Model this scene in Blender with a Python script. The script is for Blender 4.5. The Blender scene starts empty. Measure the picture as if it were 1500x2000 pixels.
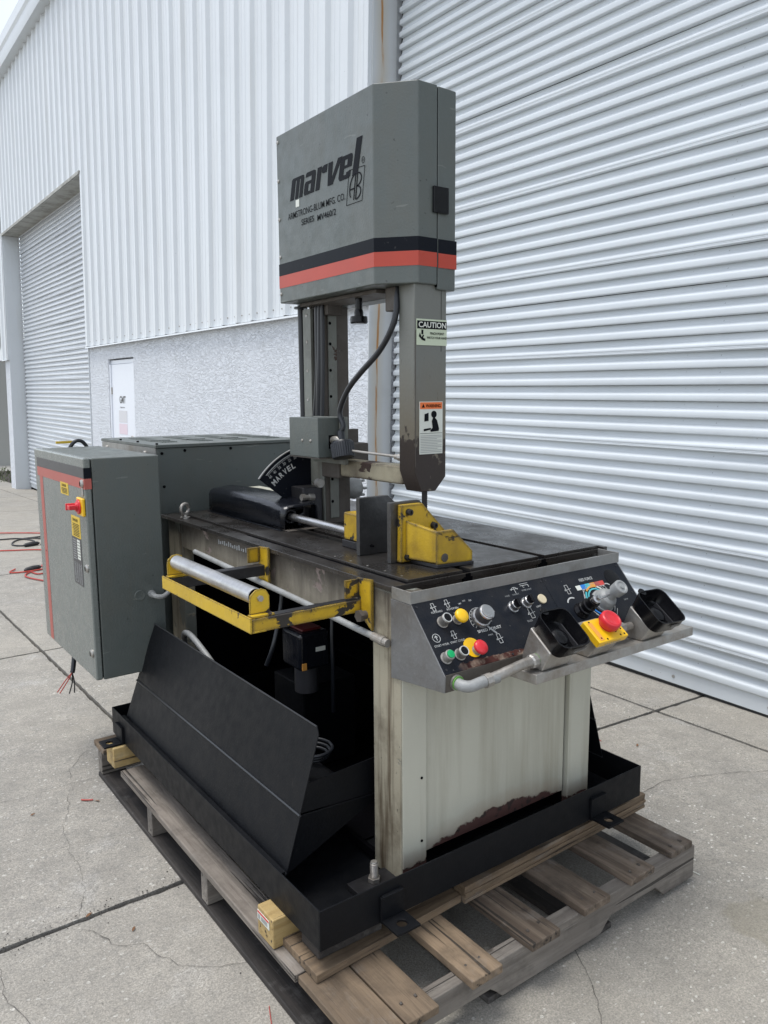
import bpy, bmesh, math, random
from mathutils import Vector as V, Matrix, noise as mnoise
random.seed(7)
R = math.radians
sc = bpy.context.scene
C = sc.collection

# ------------------------------------------------------------------ camera
cam_d = bpy.data.cameras.new('camera'); cam = bpy.data.objects.new('camera', cam_d); C.objects.link(cam)
cam_d.sensor_fit = 'HORIZONTAL'; cam_d.sensor_width = 36.0; cam_d.lens = 36.0*1534.261/1500
cam_d.clip_start = .05; cam_d.clip_end = 2000
pit, rol, yaw = R(-8.394), R(-.404), R(-36.211)
CL = V((-.821, -1.374, 1.45))
fw = V((-math.sin(yaw)*math.cos(pit), math.cos(yaw)*math.cos(pit), math.sin(pit)))
rt = V((math.cos(yaw), math.sin(yaw), 0)); up = rt.cross(fw)
r2 = math.cos(rol)*rt+math.sin(rol)*up; u2 = -math.sin(rol)*rt+math.cos(rol)*up
cam.matrix_world = Matrix(((r2.x, u2.x, -fw.x, CL.x), (r2.y, u2.y, -fw.y, CL.y), (r2.z, u2.z, -fw.z, CL.z), (0, 0, 0, 1)))
sc.camera = cam
sc.cycles.max_bounces = 6; sc.cycles.diffuse_bounces = 3; sc.cycles.glossy_bounces = 3
# ------------------------------------------------------------------ world and sun (bright, thinly overcast)
SUN_EL, SUN_AZ = 76, 294      # azimuth clockwise from +Y: light comes from the -X side
wd = bpy.data.worlds.new('World'); sc.world = wd; wd.use_nodes = True
wn_ = wd.node_tree; bgn = wn_.nodes['Background']; bgn.inputs['Strength'].default_value = .15
sky = wn_.nodes.new('ShaderNodeTexSky'); sky.sky_type = 'NISHITA'; sky.sun_disc = False
sky.sun_elevation = R(SUN_EL); sky.sun_rotation = R(SUN_AZ); sky.dust_density = 1.0; sky.air_density = 1.0; sky.ozone_density = 1.0
hs = wn_.nodes.new('ShaderNodeHueSaturation'); hs.inputs['Saturation'].default_value = .38
wn_.links.new(sky.outputs[0], hs.inputs['Color'])
# thin cloud: soft brighter and greyer patches all round the sky
tcn = wn_.nodes.new('ShaderNodeTexCoord'); cn = wn_.nodes.new('ShaderNodeTexNoise'); cn.inputs['Scale'].default_value = 3.0; cn.inputs['Detail'].default_value = 5
wn_.links.new(tcn.outputs['Generated'], cn.inputs['Vector'])
mr = wn_.nodes.new('ShaderNodeMapRange'); mr.inputs[1].default_value = .3; mr.inputs[2].default_value = .7; mr.inputs[3].default_value = 1.4; mr.inputs[4].default_value = 2.0
wn_.links.new(cn.outputs['Fac'], mr.inputs[0])
mv = wn_.nodes.new('ShaderNodeVectorMath'); mv.operation = 'SCALE'
wn_.links.new(hs.outputs[0], mv.inputs[0]); wn_.links.new(mr.outputs[0], mv.inputs['Scale']); wn_.links.new(mv.outputs[0], bgn.inputs['Color'])
sl = bpy.data.lights.new('sun', 'SUN'); sl.energy = 2.2; sl.angle = R(24); sl.color = (1, .97, .92)
so = bpy.data.objects.new('sun', sl); C.objects.link(so)
so.rotation_euler = V((math.sin(R(SUN_AZ))*math.cos(R(SUN_EL)), math.cos(R(SUN_AZ))*math.cos(R(SUN_EL)), math.sin(R(SUN_EL)))).to_track_quat('Z', 'Y').to_euler()
sc.view_settings.view_transform = 'Standard'; sc.view_settings.look = 'None'; sc.view_settings.gamma = 1
sc.view_settings.use_curve_mapping = False; sc.view_settings.exposure = 0.20

# ------------------------------------------------------------------ materials
def rgb(c): return (c, c, c, 1) if isinstance(c, (int, float)) else (c[0], c[1], c[2], 1)
class M:
    def __init__(s, name, col=.5, rough=.5, metal=0., spec=.5, coat=0):
        s.m = bpy.data.materials.new(name); s.m.use_nodes = True; s.t = s.m.node_tree; s.b = s.t.nodes['Principled BSDF']
        s.b.inputs['Base Color'].default_value = rgb(col); s.b.inputs['Roughness'].default_value = rough; s.b.inputs['Metallic'].default_value = metal
        s.b.inputs['Specular IOR Level'].default_value = spec; s.b.inputs['Coat Weight'].default_value = coat; s.b.inputs['Coat Roughness'].default_value = .1
        s.tc = s.t.nodes.new('ShaderNodeTexCoord').outputs['Object']; s.col = None; s.h = None
    def n(s, k, **kw):
        q = s.t.nodes.new(k)
        for a, b in kw.items(): setattr(q, a, b)
        return q
    def L(s, a, b): s.t.links.new(a, b)
    def mp(s, scale=(1, 1, 1), loc=(0, 0, 0), rot=(0, 0, 0), src=None):
        q = s.n('ShaderNodeMapping'); q.inputs['Scale'].default_value = scale; q.inputs['Location'].default_value = loc; q.inputs['Rotation'].default_value = rot
        s.L(src or s.tc, q.inputs['Vector']); return q.outputs[0]
    def noise(s, sc_=5, det=4, ro=.5, vec=None, dist=0.):
        q = s.n('ShaderNodeTexNoise'); q.inputs['Scale'].default_value = sc_; q.inputs['Detail'].default_value = det; q.inputs['Roughness'].default_value = ro; q.inputs['Distortion'].default_value = dist
        s.L(vec or s.tc, q.inputs['Vector']); return q.outputs['Fac']
    def vor(s, sc_=50, vec=None, feat='F1', out='Distance', rnd=1):
        q = s.n('ShaderNodeTexVoronoi'); q.feature = feat; q.inputs['Scale'].default_value = sc_; q.inputs['Randomness'].default_value = rnd
        s.L(vec or s.tc, q.inputs['Vector']); return q.outputs[out]
    def rng(s, f, a, b, c=0., d=1., smooth=False):
        q = s.n('ShaderNodeMapRange'); q.interpolation_type = 'SMOOTHSTEP' if smooth else 'LINEAR'
        for i, v in enumerate((a, b, c, d)): q.inputs[i+1].default_value = v
        s.L(f, q.inputs[0]); return q.outputs[0]
    def math(s, op, a, b=None, clamp=False):
        q = s.n('ShaderNodeMath', operation=op); q.use_clamp = clamp
        for i, v in enumerate((a, b)):
            if v is None: continue
            if isinstance(v, (int, float)): q.inputs[i].default_value = v
            else: s.L(v, q.inputs[i])
        return q.outputs[0]
    def mix(s, f, b, a=None):
        q = s.n('ShaderNodeMix', data_type='RGBA'); 
        if isinstance(f, (int, float)): q.inputs[0].default_value = f
        else: s.L(f, q.inputs[0])
        a = a if a is not None else s.col
        for v, i in ((a, 6), (b, 7)):
            if v is None: q.inputs[i].default_value = s.b.inputs['Base Color'].default_value
            elif isinstance(v, (int, float, tuple)): q.inputs[i].default_value = rgb(v)
            else: s.L(v, q.inputs[i])
        s.col = q.outputs[2]; return s
    def rough(s, f): s.L(f, s.b.inputs['Roughness']); return s
    def metal(s, f): s.L(f, s.b.inputs['Metallic']); return s
    def bump(s, h, dist=.002, st=1.):
        q = s.n('ShaderNodeBump'); q.inputs['Distance'].default_value = dist; q.inputs['Strength'].default_value = st
        s.L(h, q.inputs['Height'])
        if s.h is not None: s.L(s.h, q.inputs['Normal'])
        s.h = q.outputs[0]; return s
    def edge(s, r=.004, lo=.02, hi=.15):
        q = s.n('ShaderNodeBevel'); q.samples = 3; q.inputs['Radius'].default_value = r
        g = s.n('ShaderNodeNewGeometry'); d = s.n('ShaderNodeVectorMath', operation='DOT_PRODUCT'); s.L(q.outputs[0], d.inputs[0]); s.L(g.outputs['Normal'], d.inputs[1])
        e = s.math('SUBTRACT', 1, d.outputs['Value']); return s.rng(e, lo, hi)
    def xyz(s, axis):
        q = s.n('ShaderNodeSeparateXYZ'); s.L(s.tc, q.inputs[0]); return q.outputs[axis]
    def end(s):
        if s.col is not None: s.L(s.col, s.b.inputs['Base Color'])
        if s.h is not None: s.L(s.h, s.b.inputs['Normal'])
        return s.m
MT = {}
def plain(name, *a, **k): MT[name] = M(name, *a, **k).end()
def paint(name, col, rough, spec=.5, **kw_):
    return paint_(name, col, rough, spec, **kw_)
def paint_(name, col, rough, spec, scr=False, grime=None, dirt=(.12, .10, .07), damt=.25, streak=.2, chip=None, cthr=.7, cscale=14, edge=None, orange=.0006):
    m = M(name, col, rough, 0, spec)
    m.mix(m.rng(m.noise(2.3, 4), .35, .75, 0, .25), tuple(c*.78 for c in col))
    m.mix(m.rng(m.noise(6, 6, .65), .45, .8, 0, damt), dirt)
    st = m.noise(9, 4, .6, m.mp((3, 3, .18)))
    m.mix(m.rng(st, .5, .8, 0, streak), dirt)
    rg = m.rng(m.noise(30, 3), .3, .7, rough-.07, rough+.12)
    m.bump(m.noise(160, 2), orange)
    if scr: m.mix(m.math('MULTIPLY', m.rng(m.noise(1.3, 2, .4, m.mp((9, 9, 50), (3, 1, 2), (.5, .4, .2))), .73, .75), .22), (.26, .27, .25))
    sp = m.rng(m.noise(70, 2, .4), .73, .78); m.mix(m.math('MULTIPLY', sp, .6), .02)
    if grime is not None:
        gz = m.math('ADD', m.xyz(2), m.math('MULTIPLY', m.math('SUBTRACT', m.noise(14, 5, .65, m.mp((1, 1, .35))), .5), .11)); m.mix(m.rng(gz, grime[0], grime[1], 0, .88), (.035, .028, .022))
    if chip is not None:
        cm = m.noise(cscale, 6, .6, dist=.4)
        if edge: 
            cm = m.math('ADD', cm, m.math('MULTIPLY', m.edge(edge), .30))
        mask = m.rng(cm, cthr, cthr+.02)
        m.mix(mask, m.n('ShaderNodeTexNoise').outputs['Color'] if False else chip)
        m.bump(m.math('SUBTRACT', 1, mask), .0012)
        m.rough(m.math('ADD', rg, m.math('MULTIPLY', mask, .15), True))
    else: m.rough(rg)
    MT[name] = m.end()
GREY = (.088, .102, .096)
paint('machine_grey', GREY, .38, scr=True, damt=.22, streak=.15, chip=(.06, .055, .05), cthr=.80, cscale=16)
paint('door_grey_skylit', (.165, .182, .170), .25, damt=.08, streak=.02)  # cabinet grey made paler, the sky's sheen on the door put into its colour
paint('column_grey', (.17, .18, .16), .5, dirt=(.05, .035, .025), damt=.6, streak=.55, chip=(.045, .022, .014), cthr=.68, cscale=9)
paint('dirty_iron', (.075, .065, .055), .6, dirt=(.03, .018, .012), damt=.6, streak=.5, chip=(.15, .14, .12), cthr=.72, cscale=9)
paint('arm_paint', (.30, .27, .19), .5, dirt=(.05, .028, .016), damt=1., streak=.2, chip=(.03, .014, .01), cthr=.58, cscale=9, edge=.014)
paint('yellow_chipped', (.50, .32, .012), .42, dirt=(.10, .05, .01), damt=.8, streak=.2, chip=(.022, .018, .014), cthr=.575, cscale=14, edge=.014)
paint('yellow_paint', (.56, .37, .015), .4, dirt=(.16, .09, .02), damt=.35, streak=.1, chip=(.03, .02, .015), cthr=.635, cscale=17, edge=.006)
paint('black_paint', (.0055, .0062, .0078), .45, .16, dirt=(.012, .012, .013), damt=.4, streak=.2, orange=.0004)
paint('black_gloss', (.006, .007, .010), .16, dirt=(.015, .015, .018), damt=.4, streak=.1, orange=.0008)
paint('side_cream', (.26, .235, .185), .6, grime=(.885, .965), dirt=(.09, .075, .05), damt=1., streak=.9, chip=(.24, .19, .17), cthr=.60, cscale=5)
paint('post_cream', (.33, .30, .225), .7, grime=(.86, .98), dirt=(.075, .052, .028), damt=1.2, streak=1.9, chip=(.17, .175, .15), cthr=.57, cscale=5, edge=.010)
plain('black_plastic', (.0045, .0045, .0055), .25, 0, .25); plain('edge_highlight', (.035, .037, .04), .35, .3); plain('dark_rubber', (.012, .014, .018), .38); plain('red_plastic', (.55, .02, .03), .3)
plain('green_plastic', (.0, .32, .10), .3); plain('yellow_plastic', (.75, .45, .01), .35); plain('white_print', (.46, .47, .46), .6); plain('dim_print', (.30, .31, .31), .6)
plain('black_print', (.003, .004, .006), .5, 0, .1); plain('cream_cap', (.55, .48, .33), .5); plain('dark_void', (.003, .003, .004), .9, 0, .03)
plain('sticker_yellow', (.62, .42, .03), .5); plain('sticker_white', (.62, .64, .58), .5); plain('sticker_green', (.50, .56, .42), .5); plain('sticker_orange', (.75, .17, .04), .5)
plain('plate_grey', (.06, .06, .065), .4, .3); plain('blue_print', (.02, .18, .55), .5); plain('cyan_print', (.08, .45, .50), .5); plain('orange_print', (.65, .30, .06), .5); plain('red_print', (.55, .06, .05), .5)
plain('cable_red', (.42, .045, .03), .5); plain('cable_black', (.012, .012, .014), .5); plain('dark_red', (.07, .008, .008), .4); plain('copper_red', (.35, .03, .02), .5); plain('tool_green', (.12, .30, .06), .45)
plain('leaf_brown', (.17, .085, .04), .8); plain('pink_print', (.68, .57, .62), .6); plain('notice_grey', (.60, .60, .62), .6); plain('door_white', (.72, .75, .80), .45)
plain('far_grey', (.34, .34, .32), .6)
m = M('stripe_black', (.0045, .006, .010), .45, 0, .12); m.mix(m.rng(m.noise(60, 4, .7), .66, .7, 0, .5), .08); MT['stripe_black'] = m.end()
m = M('stripe_red', (.42, .045, .022), .42); m.mix(m.rng(m.noise(8, 4), .4, .8, 0, .3), (.25, .03, .02)); MT['stripe_red'] = m.end()
m = M('stripe_faded_red', (.40, .095, .075), .45); m.mix(m.rng(m.noise(8, 4), .4, .8, 0, .3), (.28, .06, .05)); MT['stripe_faded_red'] = m.end()
def steel(name, col, r0, r1, metal=.9, stain=(.05, .035, .025), samt=.5, sc_=6, brush=None, bump=.0006):
    m = M(name, col, .4, metal)
    m.mix(m.rng(m.noise(sc_, 6, .6), .42, .72, 0, samt), stain)
    m.mix(m.rng(m.noise(sc_*7, 4, .7), .5, .8, 0, samt*.6), tuple(c*1.6 if isinstance(c, float) else c for c in col))
    m.rough(m.rng(m.noise(sc_*1.7, 5, .6), .3, .7, r0, r1))
    if brush: m.bump(m.noise(60, 3, .5, m.mp(brush)), bump)
    else: m.bump(m.noise(120, 3), bump)
    MT[name] = m.end()
steel('table_steel', (.075, .07, .066), .17, .45, .75, (.03, .022, .018), .7, 5)
steel('jaw_steel', (.10, .10, .10), .25, .45, .75, (.03, .03, .03), .6, 9)
steel('trim_steel', (.30, .30, .29), .38, .6, .75, (.12, .09, .06), .5, 8)
steel('zinc', (.38, .37, .35), .38, .6, .8, (.18, .13, .08), .5, 20)
steel('bright_steel', (.55, .55, .55), .22, .36, .95, (.30, .29, .28), .5, 8, brush=(1, .05, 1))
steel('roller_steel', (.46, .46, .46), .26, .46, .9, (.20, .19, .18), .5, 9)
steel('dark_steel', (.05, .05, .055), .3, .5, .7, (.02, .018, .015), .5, 10)
steel('panel_steel', (.22, .225, .23), .4, .6, .7, (.10, .08, .06), .45, 9)
steel('cast_grey', (.30, .31, .31), .5, .7, .3, (.14, .13, .11), .4, 12)
# control panel face: black print with rust where it has peeled along the lower edge
m = M('panel_face', (.008, .010, .015), .38, 0, .2); z = m.xyz(2); x = m.xyz(0)
m.mix(m.rng(m.noise(18, 5, .6), .4, .75, 0, .25), (.05, .045, .04))
edge_ = m.math('ADD', m.rng(z, .825, .862), m.math('MULTIPLY', m.math('SUBTRACT', m.noise(22, 5, .6), .5), .9))
msk = m.math('MULTIPLY', m.rng(edge_, .42, .40), m.rng(x, .33, .37)); msk = m.math('MULTIPLY', msk, m.rng(x, .70, .60))
m.mix(msk, (.055, .018, .014)); m.mix(m.math('MULTIPLY', msk, m.rng(m.noise(30, 4), .5, .62)), (.22, .17, .13)); m.rough(m.rng(msk, 0, 1, .36, .75))
m.mix(m.rng(m.noise(90, 2, .5), .74, .78, 0, .7), (.2, .19, .17)); m.bump(m.noise(200, 2), .0004); m.bump(msk, .001)
MT['panel_face'] = m.end()
# front sheet: pale paint with vertical run marks and a rusted lower edge
m = M('front_sheet', (.47, .465, .39), .5); z = m.xyz(2); x = m.xyz(0)
m.mix(m.rng(m.noise(3, 4), .35, .7, 0, .35), (.31, .31, .27)); m.mix(m.rng(m.noise(5, 5, .6, m.mp((3, 3, .2))), .46, .75, 0, .6), (.22, .195, .135))
run = m.rng(m.noise(13, 4, .6, m.mp((6, 6, .55))), .70, .73); m.mix(m.math('MULTIPLY', run, m.math('MULTIPLY', m.rng(z, .45, .75), .8)), (.11, .11, .10))
hx = m.math('SUBTRACT', 1, m.math('ABSOLUTE', m.math('DIVIDE', m.math('SUBTRACT', x, .63), .27)))
lim = m.math('ADD', m.math('ADD', m.math('MULTIPLY', m.math('SQRT', m.math('MAXIMUM', hx, 0)), .058), .268), m.math('MULTIPLY', m.math('SUBTRACT', m.noise(20, 5, .6), .5), .055))
d_ = m.math('SUBTRACT', z, lim); msk = m.rng(d_, .004, .0)
m.mix(m.rng(d_, .05, 0., 0, .5), (.30, .22, .15)); m.mix(msk, (.075, .032, .026)); m.mix(m.math('MULTIPLY', msk, m.rng(m.noise(45, 4), .55, .62)), (.03, .018, .015))
m.rough(m.rng(msk, 0, 1, .45, .8)); m.bump(m.math('SUBTRACT', 1, msk), .0015); m.bump(m.noise(150, 2), .0004)
MT['front_sheet'] = m.end()
# building
def white_metal(name, col, rough=.38, dirt=.22):
    m = M(name, col, rough); m.mix(m.rng(m.noise(1.3, 4), .4, .75, 0, .3), tuple(c*.86 for c in col))
    m.mix(m.rng(m.noise(4, 5, .6, m.mp((1.5, 1.5, .12))), .55, .8, 0, dirt), (.42, .40, .33))
    m.mix(m.rng(m.noise(60, 2), .75, .78, 0, .5), .1); m.bump(m.noise(9, 2), .002); MT[name] = m.end()
white_metal('siding_white', (.62, .65, .67)); white_metal('slat_white', (.60, .64, .668), .22, .12); white_metal('trim_white', (.60, .63, .65), .45, .3)
m = M('slat_far', (.52, .55, .58), .35); m.mix(m.rng(m.noise(3, 4), .4, .8, 0, .3), (.42, .43, .44)); MT['slat_far'] = m.end()
m = M('stucco', (.66, .69, .73), .8); w = m.mp((1, .55, 1.5))
a = m.noise(31, 4, .6, w, 1.0); b = m.rng(a, .44, .62, smooth=True); c = m.noise(90, 3, .6)
m.mix(m.rng(m.noise(1.2, 4), .4, .75, 0, .3), (.56, .58, .62)); m.mix(m.rng(m.noise(5, 5), .62, .75, 0, .3), (.42, .43, .42))
bq = m.math('MULTIPLY', b, m.rng(m.noise(1.7, 3), .3, .7, .55, 1.)); m.bump(bq, .014, .75); m.bump(m.noise(9, 3, .6, w, 1.), .006); m.bump(c, .002); MT['stucco'] = m.end()
m = M('soffit', (.36, .36, .33), .6); m.mix(m.rng(m.noise(5, 6, .65), .45, .62), (.22, .215, .19)); m.mix(m.rng(m.noise(18, 5, .7), .55, .65, 0, .7), (.42, .42, .38)); MT['soffit'] = m.end()
m = M('jamb_rusty', (.50, .52, .53), .55); x = m.xyz(0); st = m.math('ABSOLUTE', m.math('SUBTRACT', x, m.math('ADD', m.math('ADD', 2.624, m.math('MULTIPLY', m.xyz(2), .0198)), m.math('MULTIPLY', m.math('SUBTRACT', m.noise(2, 3), .5), .06))))
m.mix(m.rng(st, .07, .0, 0, .45), (.42, .34, .20)); m.mix(m.math('MULTIPLY', m.rng(st, .012, .006), m.rng(m.noise(6, 5, .6, m.mp((5, 5, .4))), .4, .5)), (.38, .19, .06)); m.mix(m.rng(m.noise(3, 4, .6), .5, .8, 0, .4), (.36, .37, .36)); MT['jamb_rusty'] = m.end()
# concrete
def concrete(name, base):
    m = M(name, base, .85)
    m.mix(m.rng(m.noise(.9, 5, .6), .38, .68, 0, .55), tuple(c*.80 for c in base)); m.mix(m.rng(m.noise(2.2, 6, .65), .5, .72, 0, .45), (.36, .33, .27))
    m.mix(m.rng(m.noise(3.1, 7, .72, m.mp(loc=(5, 2, 0))), .56, .72, 0, .75), (.60, .59, .57)); m.mix(m.rng(m.noise(30, 5, .7), .45, .62, 0, .6), (.20, .195, .18))
    m.mix(m.rng(m.noise(110, 3, .7), .46, .68, 0, .65), (.13, .125, .115))
    wv = m.n('ShaderNodeTexNoise'); wv.inputs['Scale'].default_value = 60; m.L(m.tc, wv.inputs['Vector']); ws = m.n('ShaderNodeVectorMath', operation='SCALE'); m.L(wv.outputs['Color'], ws.inputs[0]); ws.inputs['Scale'].default_value = .014; wa = m.n('ShaderNodeVectorMath', operation='ADD'); m.L(m.tc, wa.inputs[0]); m.L(ws.outputs[0], wa.inputs[1]); WV = m.mp((1, 1.35, 1), src=wa.outputs[0])
    ag = m.vor(52, WV); sz = m.vor(52, WV, out='Color'); sp = m.n('ShaderNodeSeparateColor'); m.L(sz, sp.inputs[0])
    th = m.rng(sp.outputs[0], .5, 1., .0, .36); am = m.rng(m.math('SUBTRACT', ag, th), .0, -.04); am = m.math('MULTIPLY', am, m.rng(m.noise(1.1, 3, .5), .36, .56, .25, 1)); m.mix(m.math('MULTIPLY', am, .95), (.74, .72, .66))
    ag2 = m.vor(120, WV); sz2 = m.vor(120, WV, out='Color'); sp2 = m.n('ShaderNodeSeparateColor'); m.L(sz2, sp2.inputs[0]); th2 = m.rng(sp2.outputs[1], .72, 1., .0, .38)
    m.mix(m.math('MULTIPLY', m.rng(m.math('SUBTRACT', ag2, th2), .0, -.05), .6), (.62, .60, .55))
    m.mix(m.rng(m.noise(7.5, 7, .75), .38, .62, .55, 0), (.20, .19, .17)); m.mix(m.rng(m.noise(.55, 3, .5, m.mp(loc=(9, 1, 0))), .45, .65, 0, .4), (.42, .385, .32)); m.mix(m.rng(m.noise(210, 3, .7), .35, .62, .6, 0), (.12, .115, .105))
    ds = m.rng(m.vor(31, m.mp(loc=(3, 3, 3), src=WV)), .07, .03); m.mix(m.math('MULTIPLY', ds, .75), (.06, .055, .045))
    m.bump(m.noise(120, 4, .7), .0022); m.bump(am, .001); m.bump(m.noise(8, 4), .004)
    MT[name] = m
concrete('concrete', (.47, .44, .385))
m = MT['concrete']; m.mix(.0, .5)
gx, gy = m.xyz(0), m.xyz(1)
dd = m.math('SQRT', m.math('ADD', m.math('POWER', m.math('SUBTRACT', gx, 1.22), 2), m.math('POWER', m.math('SUBTRACT', gy, -.41), 2)))
m.mix(m.rng(m.math('ADD', dd, m.math('MULTIPLY', m.math('SUBTRACT', m.noise(9, 4), .5), .22)), .14, .11, 0, .38), (.19, .17, .12))
MT['concrete'] = m.end()
m = M('soil', (.035, .03, .024), .95); m.bump(m.noise(60, 4), .01); MT['soil'] = m.end()
m = M('crack_dark', (.045, .04, .035), .95); MT['crack_dark'] = m.end()
m = M('yard', (.34, .335, .31), .9); m.mix(m.rng(m.noise(.4, 5), .4, .7, 0, .5), (.26, .25, .22)); MT['yard'] = m.end()
m = M('grass', (.09, .11, .05), .8); MT['grass'] = m.end()
def wood(name, a, b, c, axis=1, rough=.75, sc_=1.):
    m = M(name, a, rough); s3 = [22*sc_, 22*sc_, 22*sc_]; s3[axis] = 1.3*sc_
    oi = m.n('ShaderNodeObjectInfo'); q = m.n('ShaderNodeVectorMath', operation='ADD'); m.L(m.tc, q.inputs[0]); cx_ = m.n('ShaderNodeCombineXYZ')
    for i in range(3): m.L(m.math('MULTIPLY', oi.outputs['Random'], 7.+i), cx_.inputs[i])
    m.L(cx_.outputs[0], q.inputs[1]); v = m.mp(tuple(s3), src=q.outputs[0])
    g = m.noise(1.2, 6, .6, v, .9); m.mix(m.rng(g, .42, .58), b); m.mix(m.rng(m.noise(4, 5, .7, v), .52, .7, 0, .7), c)
    m.mix(m.rng(m.noise(2.5, 4, .6, q.outputs[0]), .5, .72, 0, .6), tuple(x_*.45 for x_ in a)); kn = m.rng(m.vor(7, q.outputs[0]), .09, .05); m.mix(m.math('MULTIPLY', kn, .7), (.03, .02, .015))
    m.mix(m.rng(oi.outputs['Random'], 0, 1, 0, .45), tuple(x_*.55 for x_ in b)); s4 = [60*sc_]*3; s4[axis] = 1.1*sc_; cr_ = m.rng(m.noise(1., 3, .5, m.mp(tuple(s4), src=q.outputs[0])), .635, .66); m.mix(m.math('MULTIPLY', cr_, .85), (.02, .017, .014)); m.mix(m.rng(m.noise(9, 6, .7, q.outputs[0]), .5, .75, 0, .6), tuple(x_*.4 for x_ in c)); m.mix(m.rng(m.noise(5, 6, .7, m.mp(loc=(4, 4, 4), src=q.outputs[0])), .55, .75, 0, .5), (.26, .25, .235)); m.bump(m.math('SUBTRACT', 1, cr_), .002); m.bump(g, .004); m.bump(m.noise(5, 5, .7, v), .0015); MT[name] = m.end()
wood('plank_tan', (.235, .17, .11), (.15, .108, .07), (.075, .055, .04)); wood('pallet_wood', (.20, .155, .115), (.10, .073, .052), (.045, .035, .028)); wood('pallet_grey', (.25, .225, .195), (.17, .15, .13), (.09, .08, .07), axis=0)
wood('pallet_dark', (.05, .042, .037), (.03, .026, .024), (.015, .013, .012)); wood('ply_wood', (.24, .17, .105), (.15, .105, .065), (.07, .05, .035), axis=0)
wood('new_wood', (.50, .37, .17), (.42, .29, .11), (.30, .20, .08), axis=0); wood('side_plank', (.27, .235, .20), (.18, .155, .13), (.10, .08, .065))

# ------------------------------------------------------------------ mesh helpers
class MB:
    def __init__(s): s.v = []; s.f = []; s.mi = []; s.cur = 0
    def add(s, vs, fs):
        o = len(s.v); s.v += [tuple(p) for p in vs]; s.f += [tuple(i+o for i in f) for f in fs]; s.mi += [s.cur]*len(fs); return s
    def box(s, x0, x1, y0, y1, z0, z1, T=None):
        p = [(x, y, z) for z in (z0, z1) for y in (y0, y1) for x in (x0, x1)]
        if T: p = [T(*q) for q in p]
        return s.add(p, [(0, 2, 3, 1), (4, 5, 7, 6), (0, 1, 5, 4), (2, 6, 7, 3), (0, 4, 6, 2), (1, 3, 7, 5)])
    def prism(s, pts, a, b):       # pts: list of 3D points (planar), swept by vector from a*dir .. ; a,b vectors
        n = len(pts); A = [V(p)+V(a) for p in pts]; B = [V(p)+V(b) for p in pts]
        return s.add(A+B, [tuple(range(n))[::-1], tuple(range(n, 2*n))]+[(i, (i+1) % n, n+(i+1) % n, n+i) for i in range(n)])
    def px(s, yz, x0, x1): return s.prism([(0, y, z) for y, z in yz], (x0, 0, 0), (x1, 0, 0))
    def py(s, xz, y0, y1): return s.prism([(x, 0, z) for x, z in xz], (0, y0, 0), (0, y1, 0))
    def pz(s, xy, z0, z1): return s.prism([(x, y, 0) for x, y in xy], (0, 0, z0), (0, 0, z1))
    def lathe(s, p0, ax, prof, seg=20):   # prof: [(h,r)...]
        ax = V(ax).normalized(); u = ax.orthogonal().normalized(); w = ax.cross(u); p0 = V(p0); vs = []; fs = []
        for h, r in prof:
            for i in range(seg):
                t = 2*math.pi*i/seg; vs.append(p0+ax*h+(u*math.cos(t)+w*math.sin(t))*max(r, 1e-5))
        for k in range(len(prof)-1):
            for i in range(seg): j = (i+1) % seg; fs.append((k*seg+i, k*seg+j, (k+1)*seg+j, (k+1)*seg+i))
        fs.append(tuple(range(seg))[::-1]); fs.append(tuple((len(prof)-1)*seg+i for i in range(seg)))
        return s.add(vs, fs)
    def cyl(s, a, b, r, seg=16, r1=None):
        a, b = V(a), V(b); return s.lathe(a, b-a, [(0, r), ((b-a).length, r if r1 is None else r1)], seg)
    def tube(s, pts, r, seg=10, sub=6, closed=False):
        P = [V(p) for p in pts]
        if sub > 1 and len(P) > 2:
            Q = []; n = len(P)
            for i in range(n-1):
                p0 = P[max(i-1, 0)]; p1 = P[i]; p2 = P[i+1]; p3 = P[min(i+2, n-1)]
                for k in range(sub):
                    t = k/sub; Q.append(.5*((2*p1)+(p2-p0)*t+(2*p0-5*p1+4*p2-p3)*t*t+(3*p1-p0-3*p2+p3)*t**3))
            Q.append(P[-1]); P = Q
        vs = []; fs = []; u = None; n = len(P)
        for i in range(n):
            d = (P[min(i+1, n-1)]-P[max(i-1, 0)]).normalized()
            if u is None: u = d.orthogonal().normalized()
            u = (u-d*u.dot(d)).normalized(); w = d.cross(u); rr = r(i/(n-1)) if callable(r) else r
            for k in range(seg): t = 2*math.pi*k/seg; vs.append(P[i]+(u*math.cos(t)+w*math.sin(t))*rr)
        for i in range(n-1):
            for k in range(seg): j = (k+1) % seg; fs.append((i*seg+k, i*seg+j, (i+1)*seg+j, (i+1)*seg+k))
        fs += [tuple(range(seg))[::-1], tuple((n-1)*seg+k for k in range(seg))]
        return s.add(vs, fs)
    def sheet(s, pts, th):          # planar polygon given thickness along its normal
        P = [V(p) for p in pts]; nrm = (P[1]-P[0]).cross(P[2]-P[0]).normalized()*th
        return s.prism(P, (0, 0, 0), nrm)
def empty(name, loc, label, cat, group=None):
    o = bpy.data.objects.new(name, None); C.objects.link(o); o.location = loc; o.empty_display_size = .1
    o['label'] = label; o['category'] = cat
    if group: o['group'] = group
    return o
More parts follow.
